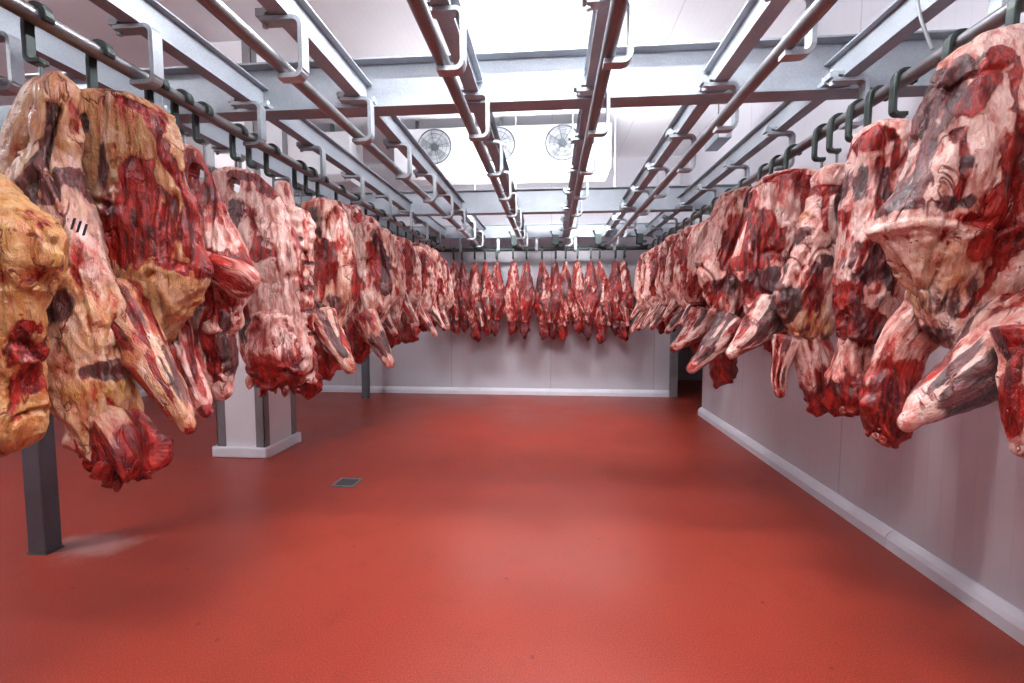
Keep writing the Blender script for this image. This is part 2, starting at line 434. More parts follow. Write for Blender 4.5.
# ------------------------------------------------------------------ evaporators
def evaporator(x0, lab, nf):
    w, d, h = 2.94, .46, .585
    e = empty('evaporator_unit', (x0, 6.30, 3.39), 0, lab, 'cooling unit')
    MB().box(0, w, 0, d, 0, h).build('housing', M['unit'], e, bevel=.012)
    MB().prism([(.02,-.001),(d-.01,-.001),(d-.06,-.07),(.10,-.07)], 'x', .03, w-.03).build('drip_tray', M['unit'], e, bevel=.006)
    for xx in (.3, w/2, w-.3):
        MB().box(xx-.02, xx+.02, .1, .14, h, ZC-3.39-.002).build('ceiling_bracket', M['guard'], e)
    for i in range(nf):
        cx_ = w-.64-.86*i; cz = .325; R_ = .225
        f = MB()
        n_ = 40; ring = []
        f.tube([(cx_+R_*math.cos(2*PI*j/n_), -.045, cz+R_*math.sin(2*PI*j/n_)) for j in range(n_+1)], .010, 8)
        g = f.build('fan_guard', M['guard'], e, smooth=True)
        m = MB()
        for rr in (.06, .115, .17): m.tube([(cx_+rr*math.cos(2*PI*j/24), -.05, cz+rr*math.sin(2*PI*j/24)) for j in range(25)], .0028, 5)
        for j in range(8):
            a = PI*j/4 + .2
            m.tube([(cx_+.03*math.cos(a), -.052, cz+.03*math.sin(a)), (cx_+R_*math.cos(a), -.046, cz+R_*math.sin(a))], .0035, 5)
        m.build('guard_wires', M['guard'], g)
        MB().prism([(cx_+.215*math.cos(2*PI*j/32), cz+.215*math.sin(2*PI*j/32)) for j in range(32)], 'y', -.012, -.002).build('throat', M['fandark'], e)
        bl = MB()
        for j in range(5):
            a = 2*PI*j/5 + .3
            pts = []
            for (rr, da, yy) in ((.04,-.25,-.018),(.04,.35,-.034),(.20,.32,-.036),(.205,-.30,-.018)):
                pts.append((cx_+rr*math.cos(a+da), yy, cz+rr*math.sin(a+da)))
            q = [(p[0], p[1]+.003, p[2]) for p in pts]
            bl.add(pts+q, [(0,1,2,3),(7,6,5,4),(0,4,5,1),(1,5,6,2),(2,6,7,3),(3,7,4,0)])
        fan = bl.build('fan_blades', M['blade'], e)
        MB().tube([(cx_,-.055,cz),(cx_,-.013,cz)], [.045,.05], 18).build('hub', M['guard'], fan, smooth=True)
evaporator(-2.16, 'white evaporator cooling unit with three round fans under the ceiling at the back', 3)
evaporator(-5.72, 'white cooling unit high behind the left beef row, mostly hidden by beams', 0)

# ------------------------------------------------------------------ lamps
ZL = 3.86
def lamp(x, y, lab, ln=1.5):
    o = empty('ceiling_lamp', (x, y, ZL), 0, lab, 'lamp')
    MB().prism([(-.04,0),(.04,0),(.05,-.03),(.05,-.06),(-.05,-.06),(-.05,-.03)], 'x', -ln/2, ln/2).build('housing', M['lampbody'], o)
    m = MB()
    for e in (-1, 1): MB().tube([(e*ln*.35, 0, -.001), (e*ln*.35, 0, ZC-ZL-.002)], .008, 8).build('hanger_rod', M['lampbody'], o)
    for s in (-1, 1):
        MB().tube([(-ln/2+.03, s*.085, -.045), (ln/2-.03, s*.085, -.045)], .019, 10).build('tube', M['tube'], o, smooth=True)
        m = MB()
        for e in (-1, 1): m.box(e*(ln/2-.03)-.012, e*(ln/2-.03)+.012, min(s*.045, s*.10), max(s*.045, s*.10), -.065, -.025)
        m.build('tube_holder', M['lampbody'], o)
ZL = 3.40
lamp(0, .15, 'twin fluorescent ceiling lamp over the aisle above the camera')
lamp(0, 2.48, 'twin fluorescent ceiling lamp over the aisle above the near cross beam')
ZL = 3.86
lamp(-4.9, 1.2, 'unseen twin fluorescent lamp added over the far left bay to light the white column')  # added lamp out of view, brightens the clad column and left bay
ZL = 2.955
for x, cn in ((-.72, 'left'), (.52, 'right')):
    lamp(x, 5.95, 'twin fluorescent lamp hidden behind the middle cross beam, %s of the aisle centre' % cn, .75)

# ------------------------------------------------------------------ meat
def _h(ix, iy, iz, seed):
    n = (ix.astype(np.int64)*374761393 + iy.astype(np.int64)*668265263 + iz.astype(np.int64)*2147483647 + seed*974634321) & 0xffffffff
    n = ((n ^ (n >> 13))*1274126177) & 0xffffffff
    n = ((n ^ (n >> 15))*2246822519) & 0xffffffff
    return ((n ^ (n >> 16)) & 0xffff)/65535.0
def vnoise(p, seed=0):
    i = np.floor(p); f = p-i; f = f*f*f*(f*(f*6-15)+10)
    x, y, z = (i[:, k] for k in range(3)); r = 0
    for dx in (0,1):
        for dy in (0,1):
            for dz in (0,1):
                w = (f[:,0] if dx else 1-f[:,0])*(f[:,1] if dy else 1-f[:,1])*(f[:,2] if dz else 1-f[:,2])
                r = r + w*_h(x+dx, y+dy, z+dz, seed)
    return r*2-1
def fbm(p, seed=0, oct=3, gain=.5):
    a = 1; r = 0
    for k in range(oct):
        r = r + a*vnoise(p*(2**k)+17.3*k, seed+k); a *= gain
    return r
def cr(rows, n):
    A = np.array(rows, float); N = len(A); d = np.linalg.norm(np.diff(A[:, :3], axis=0), axis=1); s = np.concatenate([[0], np.cumsum(d)])
    q = np.linspace(0, s[-1], n); out = np.zeros((n, A.shape[1]))
    # monotone cubic per column
    for c in range(A.shape[1]):
        y = A[:, c]; h = np.diff(s); dl = np.diff(y)/h; m = np.zeros(N)
        m[0], m[-1] = dl[0], dl[-1]
        for i in range(1, N-1):
            m[i] = 0 if dl[i-1]*dl[i] <= 0 else 2*dl[i-1]*dl[i]/(dl[i-1]+dl[i])
        k = np.clip(np.searchsorted(s, q, side='right')-1, 0, N-2); t = (q-s[k])/h[k]
        out[:, c] = (2*t**3-3*t**2+1)*y[k]+(t**3-2*t**2+t)*h[k]*m[k]+(-2*t**3+3*t**2)*y[k+1]+(t**3-t**2)*h[k]*m[k+1]
    return out, q, s[-1]

def loft(rows, n, m, seed, axial=False, lump=.02, mid=.008, fine=.003, ragged=0., cap=.05, pw=.85, base=(.2,.1,.1), patches=(), ribs=0., endred=0., dish=0., stripes=0., relief=1.):
    """closed fleshy tube: rows (cx,cy,cz,a,b); returns verts, faces, mk colours, rest coords"""
    C, q, Ls = cr(rows, n)
    th = np.linspace(0, 2*PI, m, endpoint=False)
    T = np.gradient(C[:, :3], axis=0); T /= np.linalg.norm(T, axis=1)[:, None]+1e-9
    if not axial: T[:] = (0, 0, -1)
    V = np.tile(np.array([[0, 1., 0]]), (n, 1)); V -= T*(V*T).sum(1)[:, None]; V /= np.linalg.norm(V, axis=1)[:, None]
    U = np.cross(V, T)
    t = q/Ls; e = cap
    prof = np.ones(n)
    k0 = t < e; prof[k0] = np.sqrt(np.maximum(0, 1-(1-t[k0]/e)**2)); k1 = t > 1-e; prof[k1] = np.sqrt(np.maximum(0, 1-((t[k1]-1+e)/e)**2))
    prof = np.maximum(prof, .02)
    a = C[:, 3]*prof; b = C[:, 4]*prof
    c_, s_ = np.cos(th), np.sin(th); cc = np.sign(c_)*np.abs(c_)**pw; ss = np.sign(s_)*np.abs(s_)**pw
    Pn = C[:, None, :3] + U[:, None, :]*(a[:, None]*cc[None])[..., None] + V[:, None, :]*(b[:, None]*ss[None])[..., None]
    if dish:
        Pn[..., 1] += dish*(cc[None]**2)*np.minimum(1, a[:, None]/.2)
    N_ = U[:, None, :]*(cc[None]/np.maximum(C[:, 3], .01)[:, None])[..., None] + V[:, None, :]*(ss[None]/np.maximum(C[:, 4], .01)[:, None])[..., None]
    N_ /= np.linalg.norm(N_, axis=2)[..., None]+1e-9
    P = Pn.reshape(-1, 3); Nn = N_.reshape(-1, 3)
    tt = np.repeat(t, m); size = np.repeat(np.minimum(C[:, 3], C[:, 4])*prof, m)
    rest = np.stack([np.repeat(a, m)*np.tile(cc, n), np.repeat(b, m)*np.tile(ss, n), np.repeat(-q, m)], 1) + seed*1.37
    if not axial: rest = P + seed*1.37
    kk = np.clip(size/.07, .15, 1.2)
    rr = np.random.RandomState(seed); sh = rr.uniform(-.45, .45) if not axial else 0.
    rs_ = rest.copy(); rs_[:, 0] += sh*rs_[:, 2]
    rdg = 1-np.abs(fbm(rs_*np.array([14, 14, 2.6]), seed+61, 3))*1.5   # ridged: fascia lines between muscle bellies
    rdg2 = 1-np.abs(fbm(rs_*np.array([34, 34, 8]), seed+67, 2))*1.6
    disp = relief*(.011*(rdg-.35)*kk + .004*(rdg2-.3)*kk)
    disp += lump*fbm(rest*np.array([5, 5, 3.2]), seed, 2)*kk*.6
    f1 = fbm(rest*np.array([13, 13, 6]), seed+5, 3); disp += mid*f1*kk
    # creases: muscle seams running down the piece
    cre = np.abs(fbm(rest*np.array([7, 7, 2.2]), seed+9, 2)); disp -= .016*np.clip(1-cre/.09, 0, 1)*kk
    disp += fine*fbm(rest*np.array([45, 45, 9]), seed+13, 2)*np.minimum(kk, 1)
    if ribs:
        disp += ribs*.004*np.sin(rest[:, 2]*2*PI/.075 + 2*f1 + rest[:, 0]*9)*kk
    rag = np.zeros_like(tt)
    if ragged:
        rag = np.clip((tt-.45)/.55, 0, 1)*ragged
        disp += rag*.045*np.abs(fbm(rest*np.array([24, 24, 12]), seed+21, 3))*np.sqrt(kk)
    P = P + Nn*disp[:, None]
    if ragged: P[:, 2] += rag*.05*fbm(rest*np.array([20, 20, 0.1]), seed+31, 2)
    mk = np.tile(np.array(base, float), (len(P), 1)); dd = np.zeros(len(P))
    wob = .5*(.4-rdg) + fbm(rest*np.array([30, 30, 18]), seed+41, 2)
    for ft in patches:
        if ft[0] == 'E':
            _, px, pz, rx, rz, ch, val = ft
            d = np.sqrt(((P[:, 0]-px)/max(rx, 1e-3))**2 + ((P[:, 2]-pz)/max(rz, 1e-3))**2)
        else:
            _, pts, wd, ch, val = ft
            d = np.full(len(P), 9.)
            for (x0, z0), (x1, z1) in zip(pts[:-1], pts[1:]):
                l2 = (x1-x0)**2+(z1-z0)**2+1e-9
                u = np.clip(((P[:, 0]-x0)*(x1-x0)+(P[:, 2]-z0)*(z1-z0))/l2, 0, 1)
                d = np.minimum(d, np.hypot(P[:, 0]-x0-u*(x1-x0), P[:, 2]-z0-u*(z1-z0))/max(wd, .004))
        d = d + .3*wob
        w = np.clip(1.35-d, 0, .7)/.7
        if ch in 'RGB': mk[:, 'RGB'.index(ch)] += val*w
        else: dd += .6*val*w*np.clip(.8+.6*wob, 0, 1.3)
    P = P + Nn*dd[:, None]
    mk[:, 0] += endred*np.clip((tt-.5)/.35, 0, 1)
    if stripes:
        thv = np.tile(th, n); sv = fbm(np.stack([np.cos(thv)*2.1, np.sin(thv)*2.1, tt*1.1], 1)+seed, seed+51, 2)
        fade = np.clip((.97-tt)/.2, 0, 1)
        mk[:, 2] += stripes*np.clip(sv*2.2+.05, -.6, 1)*fade
        mk[:, 0] += stripes*.8*np.clip(-sv*2.2-.25, -.3, 1)*fade
    mk[:, 0] += .30*np.clip(1-cre/.10, 0, 1) + .42*(.30-np.clip(rdg, -.4, 1)) + .16*(.3-np.clip(rdg2, -.4, 1))
    F = []
    for i in range(n-1):
        for j in range(m):
            A_ = i*m+j; B_ = i*m+(j+1) % m
            F.append((A_, B_, B_+m, A_+m))
    F.append(tuple(range(m))[::-1]); F.append(tuple(range((n-1)*m, n*m)))
    return P, F, mk, rest

def tatters(seed, c, rx, rz, num, base, size=.03):
    rng = random.Random(seed); out = None
    parts = []
    for i in range(num):
        x = c[0]+rng.uniform(-rx, rx); y = c[1]+rng.uniform(-rx, rx)*.8; z = c[2]+rng.uniform(-rz, rz)
        l = size*rng.uniform(.8, 2.2); w = size*rng.uniform(.35, .8)
        dx, dy = rng.uniform(-.5, .5)*l, rng.uniform(-.5, .3)*l
        parts.append(loft([(x, y, z+l*.5, w*.7, w*.6), (x+dx*.4, y+dy*.4, z, w, w*.8), (x+dx, y+dy, z-l*.7, w*.35, w*.3)], 9, 10, seed+i, True, .0, .01, .003, base=base, cap=.25))
    return parts

def mesh_from(parts, name, mat):
    Vs = []; Fs = []; mk = []; rs = []; k = 0
    for P, F, m_, r_ in parts:
        Vs.append(P); Fs += [tuple(i+k for i in f) for f in F]; mk.append(m_); rs.append(r_); k += len(P)
    Vs = np.concatenate(Vs); mk = np.concatenate(mk); rs = np.concatenate(rs)
    me = bpy.data.meshes.new(name); me.from_pydata(Vs.tolist(), [], Fs); me.update()
    a = me.attributes.new('mk', 'FLOAT_COLOR', 'POINT')
    a.data.foreach_set('color', np.concatenate([np.clip(mk, 0, 1.5), np.ones((len(mk), 1))], 1).astype(np.float32).ravel())
    b = me.attributes.new('rest', 'FLOAT_VECTOR', 'POINT'); b.data.foreach_set('vector', rs.astype(np.float32).ravel())
    me.polygons.foreach_set('use_smooth', [True]*len(me.polygons))
    me.materials.append(mat)
    return me

def mobj(name, parts, parent, mat=None):
    o = bpy.data.objects.new(name, mesh_from(parts, name, mat or M['meat'])); link(o, parent); return o

def punch(o, holes):
    # real openings right through the thin flank: front and back faces removed, rims joined by a wall
    for x, z, rx, rz in holes:
        bm = bmesh.new(); bm.from_mesh(o.data); bm.normal_update()
        sel = [f for f in bm.faces if len(f.verts) == 4 and ((f.calc_center_median().x-x)/rx)**2 + ((f.calc_center_median().z-z)/rz)**2 < 1 and abs(f.normal.y) > .12]
        bmesh.ops.delete(bm, geom=sel, context='FACES')
        rim = [e for e in bm.edges if e.is_boundary]
        try: bmesh.ops.bridge_loops(bm, edges=rim)
        except Exception as ex: print('bridge', ex)
        for v in [v for v in bm.verts if not v.link_faces]: bm.verts.remove(v)
        for f in bm.faces: f.smooth = True
        bm.to_mesh(o.data); bm.free()

def shank_part(rows, root, seed, res, base):
    red = tuple(base); rows = [tuple(r) for r in rows]
    for q0, f0 in ((0, 1.3), (1, 1.08), (len(rows)-1, .85)):
        rows[q0] = rows[q0][:3] + (rows[q0][3]*f0, rows[q0][4]*f0)
    sh = mobj('shank', [loft(rows, res, res*3//4, seed+3, True, .008, .005, .0025, cap=.10, base=(max(0, red[0]-.05), red[1]*.8, red[2]), stripes=1.0)], root)
    p, q_ = Vector(rows[-1][:3]), Vector(rows[-2][:3]); d = (p-q_).normalized(); r_ = rows[-1][3]; r2 = rows[-1][4]
    kn = [(*(p - d*r_*2.2), r_*1.12, r2*1.12), (*(p - d*r_*.9), r_*1.12, r2*1.12), (*(p + d*r_*.1), r_*1.0, r2), (*(p + d*r_*.9), r_*.62, r2*.6)]
    b = mobj('knuckle', [loft(kn, 18, 20, seed+4, True, .004, .004, .0015, cap=.2, base=(.26 if base[1] > .4 else .40, base[1]*.8, .04))], sh)
    return sh

def make_piece(name, loc, rows, lofts, patches, kw, seed, label, cat, group, hi=True):
    root = empty(name, loc, 0, label, cat, group)
    base = kw.get('base', (.2, .1, .1))
    n, m = (210, 168) if hi else (110, 84)
    body = mobj('side' if name == 'beef_forequarter' else 'leg_muscle', [loft([(r[0], 0, r[1], r[2], r[3]) for r in rows], n, m, seed, False, .028, .012, .003, cap=.045,
                base=base, patches=patches, ribs=kw.get('ribs', 0), dish=kw.get('dish', 0), relief=1. if hi else .75)], root)
    if kw.get('holes'): punch(body, kw['holes'])
    res = 44 if hi else 26
    for j, (kind, pts) in enumerate(lofts):
        rws = [tuple(p) for p in pts]
        if kind == 'shank': shank_part(rws, root, seed+10*j, res, base)
        elif kind == 'neck':
            e = rws[-2]; hw = e[3]; r0 = rws[0]
            rws.insert(0, (r0[0], r0[1]*.3, r0[2]+.14, r0[3]*.6, r0[4]*.6)); rws[1] = (r0[0], r0[1]*.6, r0[2], r0[3]*.85, r0[4]*.8)
            parts = [loft(rws, res+16, res, seed+31+j, True, .014, .014, .004, ragged=1.0, cap=.12, base=(base[0]+.30, base[1]*.8, base[2]+.10), endred=.7)]
            parts += tatters(seed+j, (e[0], e[1], e[2]), hw*.8, hw*.7, 22 if hi else 10, (.62, .15, .22), max(.009, hw*.24))
            mobj('neck', parts, root)
        elif kind == 'flap':
            mobj('flank_flap', [loft(rws, res+50, res+60, seed+71+j, False, .022, .014, .004, ragged=.5, cap=.05, base=(base[0]+.08, base[1], base[2]+.05), patches=patches)], root)
        elif kind == 'roll':
            mobj('flank_flap', [loft(rws, res+20, res, seed+71+j, True, .012, .010, .003, cap=.12, base=(base[0]+.2, base[1], base[2]))], root)
        elif kind == 'tendon':
            mobj('tendon', [loft(rws, res, res//2, seed+51+j, True, .006, .004, .002, cap=.12, base=(base[0]+.05, base[1], base[2]*.5))], root)
        elif kind == 'bone':
            mobj('rib_bone', [loft(rws, res//2, res//2, seed+61+j, True, .003, .003, .002, cap=.12, base=(.15, .1, .0))], root)
    if kw.get('stamp'):
        me = body.data; bvh = BVHTree.FromPolygons([v.co for v in me.vertices], [p.vertices[:] for p in me.polygons])
        mb = MB()
        for (x, z) in kw['stamp']:
            grid = []
            for i in range(6):
                for j_ in range(3):
                    gx = x + (j_-1)*.0036 - (i-2.5)*.0030; gz = z - (i-2.5)*.0072
                    hit = bvh.ray_cast(Vector((gx, -1, gz)), Vector((0, 1, 0)))
                    y = hit[0].y if hit[0] else -.1
                    grid.append((gx, y-.0035, gz))
            gb = [(a, b+.003, c) for a, b, c in grid]
            f = [(i*3+j_, i*3+j_+1, i*3+j_+4, i*3+j_+3) for i in range(5) for j_ in range(2)]
            rim = [0,1,2,5,8,11,14,17,16,15,12,9,6,3]
            f2 = f + [tuple(18+i for i in q)[::-1] for q in f] + [(rim[i], rim[(i+1) % 14], 18+rim[(i+1) % 14], 18+rim[i]) for i in range(14)]
            mb.add(grid+gb, f2)
        mb.build('ink_stamp', M['ink'], root)
    return root

